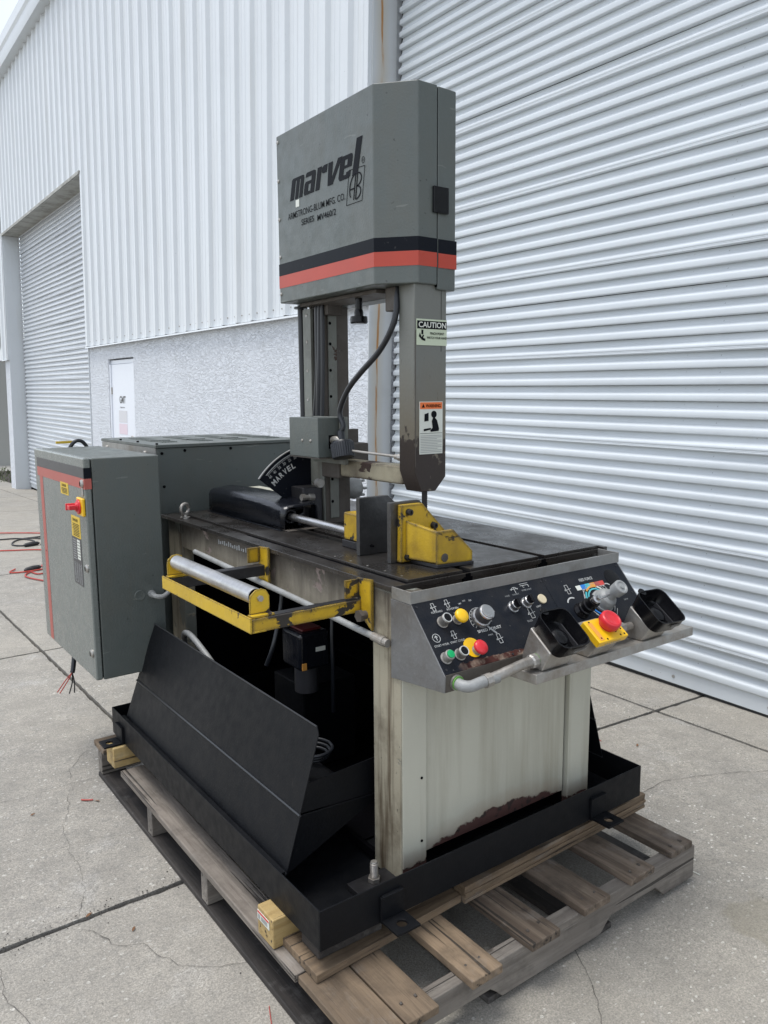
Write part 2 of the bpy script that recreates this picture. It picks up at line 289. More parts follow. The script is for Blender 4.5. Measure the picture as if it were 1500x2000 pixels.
def build(mb, name, mat, parent=None, bevel=0, smooth=True, ang=35, seg=2, label=None, kind=None):
    me = bpy.data.meshes.new(name); me.from_pydata(mb.v, [], mb.f)
    mats = mat if isinstance(mat, (list, tuple)) else [mat]
    for k in mats: me.materials.append(MT[k])
    if len(mats) > 1: me.polygons.foreach_set('material_index', mb.mi)
    bm = bmesh.new(); bm.from_mesh(me); bmesh.ops.recalc_face_normals(bm, faces=bm.faces); bm.to_mesh(me); bm.free()
    if smooth:
        me.polygons.foreach_set('use_smooth', [True]*len(me.polygons)); me.set_sharp_from_angle(angle=R(ang))
    me.update(); o = bpy.data.objects.new(name, me); C.objects.link(o)
    if parent is not None:
        o.parent = parent
        if parent.parent is None and parent.type == 'EMPTY': o.location = -parent.location
    if bevel:
        b = o.modifiers.new('bevel', 'BEVEL'); b.width = bevel; b.segments = seg; b.limit_method = 'ANGLE'; b.angle_limit = R(40); b.harden_normals = True
    if label: o['label'] = label
    if kind: o['kind'] = kind
    return o
def struct(o): o['kind'] = 'structure'; return o
def tag(o, label, cat, group=None):
    o['label'] = label; o['category'] = cat
    if group: o['group'] = group
    return o
def copy(o, parent, off=(0, 0, 0), rot=None, label=None):
    c = o.copy(); C.objects.link(c); c.parent = parent; c.location = o.location+V(off)
    if rot: c.rotation_euler = rot
    if label: c['label'] = label
    return c
def text(st, org, right, upv, w, h, mat, parent, name='lettering', bold=0., shear=0., th=.0006, space=1.):
    cu = bpy.data.curves.new('t', 'FONT'); cu.body = st; cu.size = 1; cu.offset = bold; cu.shear = shear; cu.resolution_u = 3; cu.space_character = space
    to = bpy.data.objects.new('t', cu); C.objects.link(to); me = bpy.data.meshes.new_from_object(to)
    bpy.data.objects.remove(to); bpy.data.curves.remove(cu)
    xs = [v.co.x for v in me.vertices]; ys = [v.co.y for v in me.vertices]; x0, y0 = min(xs), min(ys); sx = w/(max(xs)-x0); sy = h/(max(ys)-y0)
    right = V(right).normalized(); upv = V(upv).normalized(); nr = right.cross(upv)
    for v in me.vertices: v.co = V(org)+right*((v.co.x-x0)*sx)+upv*((v.co.y-y0)*sy)+nr*th
    me.name = name; me.materials.clear(); me.materials.append(MT[mat]); o = bpy.data.objects.new(name, me); C.objects.link(o); o.parent = parent
    if parent.parent is None and parent.type == 'EMPTY': o.location = -parent.location
    return o
def join_meshes(objs, name):
    # several print shapes become one mesh
    bm = bmesh.new(); par = objs[0].parent; loc = objs[0].location.copy(); mats = []
    for o in objs:
        idx = []
        for mm in o.data.materials:
            if mm not in mats: mats.append(mm)
            idx.append(mats.index(mm))
        n0 = len(bm.faces); bm.from_mesh(o.data); bm.faces.ensure_lookup_table()
        for f in bm.faces[n0:]: f.material_index = idx[min(f.material_index, len(idx)-1)]
    me = bpy.data.meshes.new(name); bm.to_mesh(me); bm.free()
    for mm in mats: me.materials.append(mm)
    for o in objs: bpy.data.objects.remove(o)
    r = bpy.data.objects.new(name, me); C.objects.link(r); r.parent = par; r.location = loc; return r

# ------------------------------------------------------------------ ground
def zg(x, y): return -.050*max(0, x-1.22)-.0245*max(0, min(y, 24)-1.75)
g = MB(); xs_ = [-220, -60, -20, -8, -4, 0, 1.22, 2.4, 3, 4, 12, 60, 220]; ys_ = [-220, -60, -12, -6, -2, 0, 1.75, 4, 8, 14, 24, 60, 240]
for j in range(len(ys_)-1):
    for i in range(len(xs_)-1):
        q = [(xs_[a], ys_[b], zg(min(xs_[a], 3), ys_[b])-.03) for a, b in ((i, j), (i+1, j), (i+1, j+1), (i, j+1))]
        g.add(q, [(0, 1, 2, 3)])
ground = struct(build(g, 'ground', 'soil', smooth=False)); ground.data.materials.append(MT['yard'])
for p in ground.data.polygons:
    c = p.center
    if c.x < -8 or c.y > 24 or c.y < -8: p.material_index = 1
XL = [-8, -6.1, -3.95, -1.95, .2, 2.36, 2.95]; YL = [-8, -4.7, -1.97, .765, 3.49, 6.2, 8.95, 11.7, 14.4, 17.1, 19.8, 24]
def cuts(a, b, fine): 
    n = max(1, int(round((b-a)/fine))); return [a+(b-a)*i/n for i in range(n+1)]
for i in range(len(XL)-1):
    for j in range(len(YL)-1):
        x0, x1, y0, y1 = XL[i], XL[i+1], YL[j], YL[j+1]
        near = i >= 3 and j in (1, 2, 3, 4); fine = .03 if near else .25
        if x1 < -1.9 and j > 5: fine = 1.
        yo = 0.
        X = cuts(x0, x1, fine); Y = cuts(y0, y1, fine if near else .4); s_ = MB(); gap = .0075; nx, ny = len(X), len(Y)
        if near: X = sorted(set([x0, x0+.03, x0+.06]+cuts(x0+.12, x1-.12, .16)+[x1-.06, x1-.03, x1])) if False else X
        vs = []
        for b in range(ny):
            for a in range(nx):
                x, y = X[a], Y[b]; px, py = x, y
                wob = lambda t, k: (mnoise.noise(V((t*9, k*3.7, 0)))*.006+mnoise.noise(V((t*40, k*1.3, 2)))*.004)*(1 if near else .4)
                if a == 0: px = x+gap+abs(wob(y, i))
                if a == nx-1: px = x-gap-abs(wob(y, i+50))*1.8
                if b == 0: py = y+gap+abs(wob(x, j+9))
                if b == ny-1: py = y-gap-abs(wob(x, j+80))*1.8
                dz = mnoise.noise(V((x*1.3, y*1.3, 4)))*.002
                if a in (0, nx-1) or b in (0, ny-1): dz -= .0035
                vs.append((px, py+yo, zg(px, py)+dz))
        fs = [(b*nx+a, b*nx+a+1, (b+1)*nx+a+1, (b+1)*nx+a) for b in range(ny-1) for a in range(nx-1)]
        ring = [a for a in range(nx)]+[b*nx+nx-1 for b in range(1, ny)]+[(ny-1)*nx+a for a in range(nx-2, -1, -1)]+[b*nx for b in range(ny-2, 0, -1)]
        n0 = len(vs); vs += [(vs[k][0], vs[k][1], vs[k][2]-.025) for k in ring]
        fs += [(ring[k], n0+k, n0+(k+1) % len(ring), ring[(k+1) % len(ring)]) for k in range(len(ring))]
        s_.add(vs, fs); build(s_, 'concrete_slab', 'concrete', ground)
def ribbon(mb, pts, w, seed=0, step=.02, jit=.008):
    P = [V((a, b, 0)) for a, b in pts]; Q = []
    for k in range(len(P)-1):
        n = max(1, int((P[k+1]-P[k]).length/step))
        for t in range(n): Q.append(P[k].lerp(P[k+1], t/n))
    Q.append(P[-1]); vs = []; n = len(Q)
    for k, q in enumerate(Q):
        d = (Q[min(k+1, n-1)]-Q[max(k-1, 0)]).normalized(); nn = V((-d.y, d.x, 0))
        q2 = q+nn*(mnoise.noise(V((k*.21, seed, 0)))*jit*2.2+mnoise.noise(V((k*.9, seed, 5)))*jit)
        ww = w*.62*(.35+1.1*abs(mnoise.noise(V((k*.33, seed, 9)))))*min(1, .25+k/4., .25+(n-1-k)/4.)
        for sgn in (-1, 1):
            e = q2+nn*sgn*ww; vs.append((e.x, e.y, zg(e.x, e.y)+.0032))
    mb.add(vs, [(2*k, 2*k+1, 2*k+3, 2*k+2) for k in range(n-1)])
for sd, (pts, w) in enumerate([
    ([(-.34, .72), (-.267, .594), (-.217, .556), (-.178, .42), (-.119, .38), (.05, .28)], .0016), ([(-.547, .74), (-.55, .546), (-.52, .449), (-.6, .2)], .0014),
    ([(-.9, 1.6), (-.379, 1.589), (-.129, 1.59), (.002, 1.578)], .0014), ([(-.127, 1.599), (-.11, 1.7), (-.013, 1.839), (.06, 1.85)], .0014), ([(-.8, 1.2), (-.453, 1.184), (-.227, 1.157), (.019, 1.1)], .0009),
    ([(-.127, 1.599), (-.221, 1.307), (-.258, 1.072), (-.271, .886), (-.338, .763)], .0011), ([(.72, -.1), (.628, -.27), (.556, -.356), (.5, -.6)], .0014), ([(1.25, .3), (1.528, .277), (1.721, .28), (2.04, .172), (2.3, .05)], .0020),
    ([(1.75, .75), (1.846, .667), (2.012, .477), (2.194, .352)], .0009), ([(2.36, .45), (2.55, .36), (2.68, .25)], .0009), ([(-1.5, .5), (-1., .3), (-.6, .35)], .0012), ([(1.7, 1.6), (2.0, 1.2), (2.35, .9)], .001)]):
    cr = MB(); ribbon(cr, pts, w, sd*3.1); o = build(cr, 'crack', 'crack_dark', ground, smooth=False)

# ------------------------------------------------------------------ warehouse
S = V((.00821998, .99991462, .01015764)); U = V((.02106762, -.0103289, .9997247)); N = V((-.99974426, .00800372, .02115072)); WU = .939                       # metres per building unit
S, U, N = S*WU, U*WU, N*WU; WO = V((2.515, -.084, .0885))
def W(n, s, z): return WO+S*s+U*z+N*n       # wall coordinates: out of the wall, along it, up
wh = empty('warehouse', WO+S*7+U*(-.2), 'white metal-clad warehouse with roller doors and a rough stucco lower wall', 'building')
def wbox(mb, s0, s1, z0, z1, n0, n1): return mb.box(n0, n1, s0, s1, z0, z1, T=W)
D0, D1, DT = -2.35, 3.79, 4.78      # near door opening
E0, E1, ET = 11.51, 17.58, 4.72     # far door opening
ZS = 2.13; ZE = 7.66
# stucco wall with a doorway in it
PD0, PD1, PDZ = 9.44, 10.56, 1.91
s_ = MB(); wbox(s_, D1, PD0, -1., ZS-.01, -.30, -.02); wbox(s_, PD1, E0, -1., ZS-.01, -.30, -.02); wbox(s_, PD0, PD1, PDZ, ZS-.01, -.30, -.02); build(s_, 'stucco_wall', 'stucco', wh, smooth=False)
s_ = MB(); wbox(s_, E1, 18.15, -1.2, ZS-.01, -.30, -.02); build(s_, 'stucco_pier', 'stucco', wh, smooth=False)
s_ = MB(); wbox(s_, -6, D0, -1., ZS-.01, -.30, -.02); build(s_, 'stucco_wall', 'stucco', wh, smooth=False)
# siding panels: three ribs each, with real rib depth
RP = .3343
def panel_mesh(z0, z1, nr=3):
    prof = []
    for r_ in range(nr):
        o = r_*RP; prof += [(o, 0), (o+.075, 0), (o+.082, .004), (o+.096, .004), (o+.103, 0), (o+.150, 0), (o+.157, .004), (o+.171, .004), (o+.178, 0), (o+.218, 0), (o+.244, .036), (o+.292, .036), (o+.320, 0)]
    prof.append((nr*RP-.0015, 0)); return prof
def siding(s0, z0, z1, nr=3):
    mb = MB(); pr = panel_mesh(z0, z1, nr); n = len(pr)
    vs = [W(b+.001, s0+a, z0) for a, b in pr]+[W(b+.001, s0+a, z1) for a, b in pr]+[W(b-.004, s0+a, z0) for a, b in pr]+[W(b-.004, s0+a, z1) for a, b in pr]
    fs = [(i, i+1, n+i+1, n+i) for i in range(n-1)]+[(2*n+i+1, 2*n+i, 3*n+i, 3*n+i+1) for i in range(n-1)]+[(i+1, i, 2*n+i, 2*n+i+1) for i in range(n-1)]+[(n+i, n+i+1, 3*n+i+1, 3*n+i) for i in range(n-1)]
    mb.add(vs, fs); return build(mb, 'siding_panel', 'siding_white', wh, smooth=False)
screws = MB(); s0 = 5.49-1.003*12
while s0 < 20:
    a0, a1 = s0, s0+1.003
    for (lo, hi, z0, z1) in ((-6.1, D0, ZS, ZE), (D0, D1+.005, DT, ZE), (D1, E0, ZS, ZE), (E0-.002, E1, ET, ZE), (E1, 18.2, ZS, ZE), (18.2, 21, 2.4, ZE)):
        # whole ribs of this panel that fall inside the stretch
        k0 = 0 if a0 >= lo else math.ceil((lo-a0)/RP); k1 = 3 if a1 <= hi+.01 else math.floor((hi-a0)/RP+1e-6)
        if a0 < hi and a1 > lo and k1 > k0: siding(a0+k0*RP, z0, z1, k1-k0)
    for k in range(11):
        z = 2.2 if k == 0 else 1.71+.5205*k
        if z > ZE-.1 or not (D1 < a0+.02 < 17) or (a0 > E0-.3 and z < ET): continue
        screws.lathe(W(.001, a0-.03, z), N, [(0, .011), (.003, .011), (.004, .007), (.009, .006)], 6)
    if ZS:
        for q in range(6):
            if D1 < a0+q*RP/2 < E0: screws.lathe(W(.001, a0+q*RP/2+.03, ZS+.07), N, [(0, .008), (.007, .006)], 5)
    s0 += 1.003
build(screws, 'cladding_screws', 'zinc', wh, kind='stuff')
# leftover strips beside the openings
for a, b, z0, z1 in ((D1, 4.02, ZS, ZE), (11.2, E0, ZS, ZE), (E1, 17.75, ZS, ZE)):
    mb = MB(); wbox(mb, a, b, z0, z1, -.012, -.002); build(mb, 'cladding_strip', 'siding_white', wh, smooth=False)
mb = MB(); wbox(mb, D1-.002, D1+.055, ZS-.02, ZE, -.02, .036); build(mb, 'corner_trim', 'trim_white', wh, bevel=.003)
mb = MB(); wbox(mb, E0-.045, E0, ZS-.02, ET, -.02, .036); build(mb, 'corner_trim', 'trim_white', wh, bevel=.003)
mb = MB(); wbox(mb, E1, E1+.05, ZS-.02, ET, -.02, .036); build(mb, 'corner_trim', 'trim_white', wh, bevel=.003)
for a, b in ((D1+.055, E0-.002), (-6, D0), (E1+.05, 18.2)):
    mb = MB(); mb.prism([W(-.02, a, ZS), W(.045, a, ZS-.012), W(.05, a, ZS-.03), W(.047, a, ZS-.03), W(.042, a, ZS-.016), W(-.02, a, ZS-.005)], (0, 0, 0), S*(b-a)); build(mb, 'base_flashing', 'trim_white', wh)
# upper wall core, jambs, soffits
mb = MB(); wbox(mb, D1, E0, ZS, ZE, -.30, -.012); wbox(mb, E0, E1, ET+.03, ZE, -.30, -.012); wbox(mb, E1, 21, ZS, ZE, -.30, -.012); wbox(mb, D0, D1, DT+.03, ZE, -.30, -.012); wbox(mb, -6, D0, ZS, ZE, -.30, -.012); build(mb, 'wall_core', 'trim_white', wh, smooth=False)
mb = MB(); wbox(mb, D1-.012, D1-.001, -.3, DT, -.225, .0); build(mb, 'door_jamb', 'jamb_rusty', wh, bevel=.002, label='pale jamb with a rust streak')
mb = MB(); wbox(mb, E1-.012, E1-.001, -1.2, ET, -.31, .0); build(mb, 'door_jamb', 'trim_white', wh, bevel=.002); mb = MB(); wbox(mb, E0+.001, E0+.012, -1.2, ET, -.31, .0); build(mb, 'door_jamb', 'trim_white', wh, bevel=.002)
mb = MB(); wbox(mb, E0-.02, E1+.02, ET, ET+.028, -.31, .055); wbox(mb, E0-.02, E1+.02, ET-.02, ET, .047, .055); build(mb, 'lintel_soffit', 'soffit', wh, bevel=.002)
mb = MB(); wbox(mb, D0-.02, D1+.02, DT, DT+.028, -.31, .055); build(mb, 'lintel_soffit', 'soffit', wh, bevel=.002)
mb = MB(); wbox(mb, D0-.1, D1+.02, -.6, DT, -.50, -.32); build(mb, 'dark_interior', 'dark_void', wh, smooth=False); mb = MB(); wbox(mb, E0-.02, E1+.02, -1.2, ET, -.50, -.34); build(mb, 'dark_interior', 'dark_void', wh, smooth=False)
mb = MB(); wbox(mb, -6, 21, ZE+.42, ZE+.5, -8, .0); wbox(mb, -6, 21, ZE, ZE+.42, -.3, .0); build(mb, 'roof_edge', 'trim_white', wh, smooth=False)
mb = MB(); pts = [(0, ZE-.03), (.16, ZE-.03), (.185, ZE+.05), (.185, ZE+.17), (.215, ZE+.22), (.215, ZE+.40), (.0, ZE+.46)]
mb.prism([W(a, -6, b) for a, b in pts], (0, 0, 0), S*27); build(mb, 'gutter', 'trim_white', wh, ang=20)
# roller shutters: every slat is a piece
P = .0868
def slat_mesh(length, mat, name, groove=False):
    prof = [(0, .0260), (.002, .0290), (.006, .0300)]+([(.010, .0300), (.0112, .0288), (.0124, .0300), (.016, .0300), (.0172, .0288), (.0184, .0300)] if groove else [])+[(.028, .0300), (.034, .0286), (.0385, .0250), (.043, .0185), (.049, .0120), (.058, .0064), (.068, .0028), (.078, .0008), (.0858, .0002)]
    mb = MB(); n = len(prof); K = 22; sec = prof+[(.0858, -.004), (0, -.004)]; n2 = len(sec); vs = []; sd = 7.3 if groove else 1.1
    for k in range(K+1):
        t = k/K*length; w_ = mnoise.noise(V((t*.55, sd*.3, 0)))*.007+mnoise.noise(V((t*3.1, sd, 3)))*.0022; zz = mnoise.noise(V((t*.8, 9, 3)))*.0016
        vs += [N*(b+w_)+U*(a+zz)+S*t for a, b in sec]
    fs = [(k*n2+q, k*n2+(q+1) % n2, (k+1)*n2+(q+1) % n2, (k+1)*n2+q) for k in range(K) for q in range(n2)]+[tuple(range(n2)), tuple(K*n2+q for q in range(n2))]
    mb.add(vs, fs); me = bpy.data.meshes.new(name); me.from_pydata(mb.v, [], mb.f); bm = bmesh.new(); bm.from_mesh(me); bmesh.ops.recalc_face_normals(bm, faces=bm.faces); bm.to_mesh(me); bm.free()
    me.polygons.foreach_set('use_smooth', [True]*len(me.polygons)); me.set_sharp_from_angle(angle=R(50)); me.materials.append(MT[mat]); return me
def shutter(s0, s1, zb, zt, nn, mat, lab):
    fr = MB(); wbox(fr, s0+.02, s1-.02, zb-.02, zt, nn-.04, nn-.022)
    sh = build(fr, 'roller_shutter', 'dark_void', wh, smooth=False, label=lab)
    for g0, g1 in ((s1-.06, s1-.0125), (s0+.0125, s0+.06)):
        gd = MB(); wbox(gd, g0, g1, zb-.05, zt, nn-.020, nn-.008); build(gd, 'guide_rail', 'dark_void', sh, smooth=False)
    bb = MB(); wbox(bb, s0+.03, s1-.035, zb+.014, zb+.103, nn-.004, nn+.012); build(bb, 'bottom_bar', 'slat_white', sh, bevel=.003)
    rb = MB(); wbox(rb, s0+.03, s1-.035, zb, zb+.014, nn-.004, nn+.006); build(rb, 'rubber_seal', 'dark_rubber', sh)
    me = slat_mesh(s1-s0-.07, mat, 'slat'); me2 = slat_mesh(s1-s0-.07, mat, 'slat', True); k = 0; z = zb+.105
    while z < zt+.02:
        o = bpy.data.objects.new('slat', me2 if k % 6 == 2 else me); C.objects.link(o); o.parent = sh; o.location = W(nn+random.uniform(-.0016, .0016), s0+.035, z); o.rotation_euler = (R(random.uniform(-.02, .02)), R(random.uniform(-1., 1.)), 0); k += 1; z += P
    bl = MB()
    for q in range(10):
        s = s1-.5-q*.55
        if s > s0: bl.lathe(W(nn+.012, s, zb+.055), N, [(0, .009), (.005, .007)], 8)
    build(bl, 'bar_bolts', 'zinc', sh)
    return sh
sh1 = shutter(D0, D1-.012, -.176, DT, -.25, 'slat_white', 'closed white roller shutter nearest the saw')
sh2 = shutter(E0, E1-.012, -.70, ET, -.315, 'slat_far', 'closed grey roller shutter in the far opening')
# personnel door
pd = MB(); wbox(pd, PD0+.12, PD1-.05, -.50, 1.83, -.09, -.05); door = build(pd, 'personnel_door', 'door_white', wh, bevel=.003)
fr = MB(); wbox(fr, PD0+.0, PD0+.06, -.50, PDZ-.08, -.14, -.03); wbox(fr, PD1-.05, PD1, -.50, PDZ-.08, -.14, -.03); wbox(fr, PD0, PD1, 1.835, PDZ-.02, -.14, -.06); wbox(fr, PD0+.06, PD0+.115, -.50, 1.83, -.10, -.03); build(fr, 'door_frame', 'door_white', door, bevel=.003)
kn = MB(); kn.lathe(W(-.05, PD0+.19, .62), N, [(0, .03), (.012, .03), (.02, .012), (.05, .012), (.055, .03), (.085, .026), (.09, .01)], 14); kn.lathe(W(-.05, PD0+.19, .80), N, [(0, .026), (.02, .024)], 14); build(kn, 'door_handle', 'zinc', door)
for z in (1.45, .55): 
    h_ = MB(); h_.cyl(W(-.045, PD1-.055, z-.05), W(-.045, PD1-.055, z+.05), .011, 8); build(h_, 'hinge', 'zinc', door)
text('GMT', W(-.049, 10.18, 1.27), -S, U, .26, .10, 'plate_grey', door, 'lettering', bold=.03)
for z0, z1, mt, nm in ((1.00, 1.17, 'notice_grey', 'notice'), (.83, .98, 'pink_print', 'notice'), (.50, .79, 'notice_grey', 'notice')):
    q = MB(); wbox(q, 9.86, 10.22, z0, z1, -.0495, -.047); build(q, nm, mt, door, smooth=False)
text('Security 24/7', W(-.046, 10.18, .69), -S, U, .28, .06, 'black_print', door); text('Drivers to Gate', W(-.046, 10.18, .57), -S, U, .28, .06, 'black_print', door); text('open', W(-.046, 10.16, 1.2), -S, U, .2, .02, 'black_print', door)

# far neighbour: grey shed wall and grass strip beyond the warehouse
fs_ = MB(); fs_.box(2.2, 14, 26.0, 26.3, -1.2, 3.2); fs_.box(2.2, 14, 25.95, 26.0, 3.1, 3.35)
o = build(fs_, 'neighbour_shed', 'far_grey', None, smooth=False); tag(o, 'grey metal shed far off beyond the corner of the warehouse', 'shed')
gr = MB()
for k in range(1200):
    x = random.uniform(1.8, 5.5); y = random.uniform(18.8, 25); z = zg(min(x, 3), y)-.02; h = random.uniform(.03, .09); a = random.uniform(0, 6.28); dx, dy = math.cos(a)*.02, math.sin(a)*.02
    gr.add([(x-dx, y-dy, z), (x+dx, y+dy, z), (x+random.uniform(-.05, .05), y+random.uniform(-.05, .05), z+h)], [(0, 1, 2)])
o = build(gr, 'grass', 'grass', None, smooth=False); o['kind'] = 'stuff'; o['label'] = 'rough green grass beyond the far corner of the warehouse'; o['category'] = 'grass'

# ------------------------------------------------------------------ pallet
pal = empty('pallet', (.58, .7, 0), 'weathered wooden pallet of open boards under the saw', 'pallet')
def pbox(name, mat, x0, x1, y0, y1, z0, z1, par=None, rz=0, bev=.003, jit=.0, label=None):
    mb = MB(); cx_, cy_ = (x0+x1)/2, (y0+y1)/2
    def T(x, y, z): dx, dy = x-cx_, y-cy_; return (cx_+dx*math.cos(rz)-dy*math.sin(rz), cy_+dx*math.sin(rz)+dy*math.cos(rz), z)
    mb.box(x0, x1, y0, y1, z0, z1, T=T); return build(mb, name, mat, par or pal, bevel=bev, label=label)
planks = [(-.028, .083, 'plank_tan'), (.088, .176, 'plank_tan'), (.277, .372, 'plank_tan'), (.478, .578, 'pallet_wood'), (.684, .788, 'pallet_wood'), (.882, .988, 'pallet_wood'), (1.082, 1.186, 'pallet_wood')]
for k, (a, b, mt) in enumerate(planks):
    y0 = -.212+.0375*(a+.03)
    if k == 0: pbox('deck_board', 'side_plank', a-.004, b-.03, .06, 1.30, .12, .141, rz=R(-.1), label='grey side board split and worn'); pbox('deck_board', mt, a, b, y0, .055, .121, .141)
    else: pbox('deck_board', mt, a, b, y0+random.uniform(-.004, .004), 1.60, .1195, .140+random.uniform(-.001, .0015), rz=R(random.uniform(-.25, .25)))
pbox('deck_board', 'ply_wood', -.03, .3, 1.50, 1.62, .1205, .142)
def stringer(y0, y1, x0=-.022, x1=1.205):
    z0, z1 = .018, .119; pts = [(x0, z0), (x0+.15, z0), (x0+.17, z0+.02), (x0+.19, z0+.037), (x0+.39, z0+.037), (x0+.41, z0+.02), (x0+.43, z0), (x1-.43, z0), (x1-.41, z0+.02), (x1-.39, z0+.037), (x1-.19, z0+.037), (x1-.17, z0+.02), (x1-.15, z0), (x1, z0), (x1, z1), (x0, z1)]
    mb = MB(); mb.py(pts, y0, y1); return build(mb, 'stringer', 'pallet_grey', pal, bevel=.003)
for y in (-.165, .58, 1.02, 1.56): stringer(y, y+.042)
for a, b in ((-.026, .07), (.375, .47), (.74, .84), (1.10, 1.19)):
    pbox('bottom_board', 'pallet_dark', a, b, -.15, 1.6, .0, .0175)
# nail heads on the front board ends
nb = MB()
for a, b, _ in planks[1:]:
    for fx in (.25, .7): nb.cyl((a+(b-a)*fx, -.15+random.uniform(-.012, .012), .1405), (a+(b-a)*fx, -.15, .1422), .0035, 7)
build(nb, 'nail_heads', 'dirty_iron', pal, kind='stuff')

# lumber between pallet and tray
mb = MB(); mb.pz([(-.008, .004), (.445, .026), (.445, .19), (-.008, .19)], .143, .164)
o = build(mb, 'plywood_board', 'ply_wood', None, bevel=.002); tag(o, 'short brown plywood board lying across the front left corner of the pallet', 'plywood board')
lam = empty('laminated_beam', (.8, .08, .1435), 'long layered plywood beam under the front edge of the black tray', 'beam')
for k in range(5):
    mb = MB(); z0 = .1435+.0094*k; dy = .0025*math.sin(k*2.3)
    mb.pz([(.447, .014+dy), (1.232, .030+dy), (1.232, .16), (.447, .16)], z0, z0+.0090); build(mb, 'plywood_layer', 'ply_wood', lam, bevel=.0008)
mb = MB(); mb.pz([(.21, .030), (1.2, .055), (1.2, .15), (.21, .15)], .1912, .2192); build(mb, 'packing_strip', 'ply_wood', lam)
b0 = MB(); b0.box(.02, .20, .04, .12, .166, .217); o = build(b0, 'packing_block', 'pallet_dark', None, bevel=.003); tag(o, 'dark wood packing piece on the plywood board under the tray corner', 'wood block')
def block(name, y0, y1, x0, x1, lab, z0=.1425, z1=.219):
    mb = MB(); mb.box(x0, x1, y0, y1, z0, z1); o = build(mb, name, 'new_wood', None, bevel=.004); tag(o, lab, 'wood block', 'new yellow timber blocks under the tray'); return o
bl1 = empty('timber_block', (.05, .2, .1425), 'yellow timber block with a paper tag near the front left tray corner', 'wood block', 'new yellow timber blocks under the tray')
mb = MB(); mb.box(-.034, .9, .160, .240, .1425, .219); build(mb, 'timber', 'new_wood', bl1, bevel=.004)
mb = MB(); mb.box(-.0356, -.0345, .176, .236, .185, .209); tg = build(mb, 'paper_tag', 'sticker_white', bl1, smooth=False)
mb = MB(); mb.box(-.0362, -.0357, .178, .234, .203, .208); mb.cur = 1; [mb.box(-.0362, -.0357, .186+.0045*k, .1885+.0045*k, .189, .200) for k in range(7)]; mb.box(-.0362, -.0357, .222, .232, .188, .2); build(mb, 'tag_print', ['red_print', 'dim_print'], tg, smooth=False)
block('timber_block', 1.322, 1.405, -.045, .9, 'yellow timber block at the back left, under the drilled lug')

# ------------------------------------------------------------------ black chip tray
tray = empty('chip_tray', (.58, .73, .22), 'shallow black steel tray with drilled lugs that the saw stands in', 'steel tray')
TW, TL, TZ0, TZ1 = 1.16, 1.463, .22, .3185
mb = MB(); mb.box(.004, TW-.004, .004, TL-.004, TZ0, TZ0+.004); build(mb, 'tray_floor', 'black_paint', tray)
for nm, a in (('tray_wall', (0, TW, 0, .0038)), ('tray_wall', (0, TW, TL-.0038, TL)), ('tray_wall', (0, .0038, .004, TL-.004)), ('tray_wall', (TW-.0038, TW, .004, TL-.004))):
    mb = MB(); mb.box(a[0], a[1], a[2], a[3], TZ0, TZ1); build(mb, nm, 'black_paint', tray, bevel=.0012)
mb = MB(); mb.box(.004, .02, .19, 1.38, TZ1-.012, TZ1-.008); build(mb, 'inner_lip', 'black_paint', tray)
def disc_plate(mb, x0, x1, y0, y1, z0, z1, cx_, cy_, r, T=lambda x, y, z: (x, y, z)):
    # rectangular plate with a round hole
    n = 20; outer = []
    for k in range(n):
        t = 2*math.pi*k/n; dx, dy = math.cos(t), math.sin(t)
        sx = ((x1-cx_) if dx > 0 else (cx_-x0))/max(abs(dx), 1e-6); sy = ((y1-cy_) if dy > 0 else (cy_-y0))/max(abs(dy), 1e-6); q = min(sx, sy)
        outer.append((cx_+dx*q, cy_+dy*q))
    inner = [(cx_+r*math.cos(2*math.pi*k/n), cy_+r*math.sin(2*math.pi*k/n)) for k in range(n)]
    # snap nearest outer points to corners
    for c in ((x0, y0), (x0, y1), (x1, y0), (x1, y1)):
        k = min(range(n), key=lambda i: (outer[i][0]-c[0])**2+(outer[i][1]-c[1])**2); outer[k] = c
    vs = [T(x, y, z) for z in (z0, z1) for L_ in (outer, inner) for x, y in L_]; fs = []
    for k in range(n):
        j = (k+1) % n; fs += [(k, j, n+j, n+k), (2*n+k, 3*n+k, 3*n+j, 2*n+j), (k, 2*n+k, 2*n+j, j), (n+k, n+j, 3*n+j, 3*n+k)]
    mb.add(vs, fs)
def lug(T, lab):
    # local: x along the tray wall, y outwards, z up
    mb = MB(); mb.box(0, .070, 0, .0065, .0, .066, T=T); build(mb, 'lug', 'black_paint', tray, bevel=.002, label=lab) if False else None
    o = MB(); o.box(0, .068, .0005, .009, -.001, .064, T=T); disc_plate(o, 0, .068, .0095, .072, .002, .0085, .034, .043, .013, T=T); o.box(.004, .064, .0005, .012, .0635, .0665, T=T)
    return build(o, 'lug', 'black_paint', tray, bevel=.0012, label=lab)
lug(lambda x, y, z: (.163+x, -y, .224+z), 'lug at the left of the front wall')
lug(lambda x, y, z: (.918+x, -y, .224+z), 'lug at the right of the front wall')
lug(lambda x, y, z: (-y, 1.40-x, .218+z), 'lug at the back of the left wall')
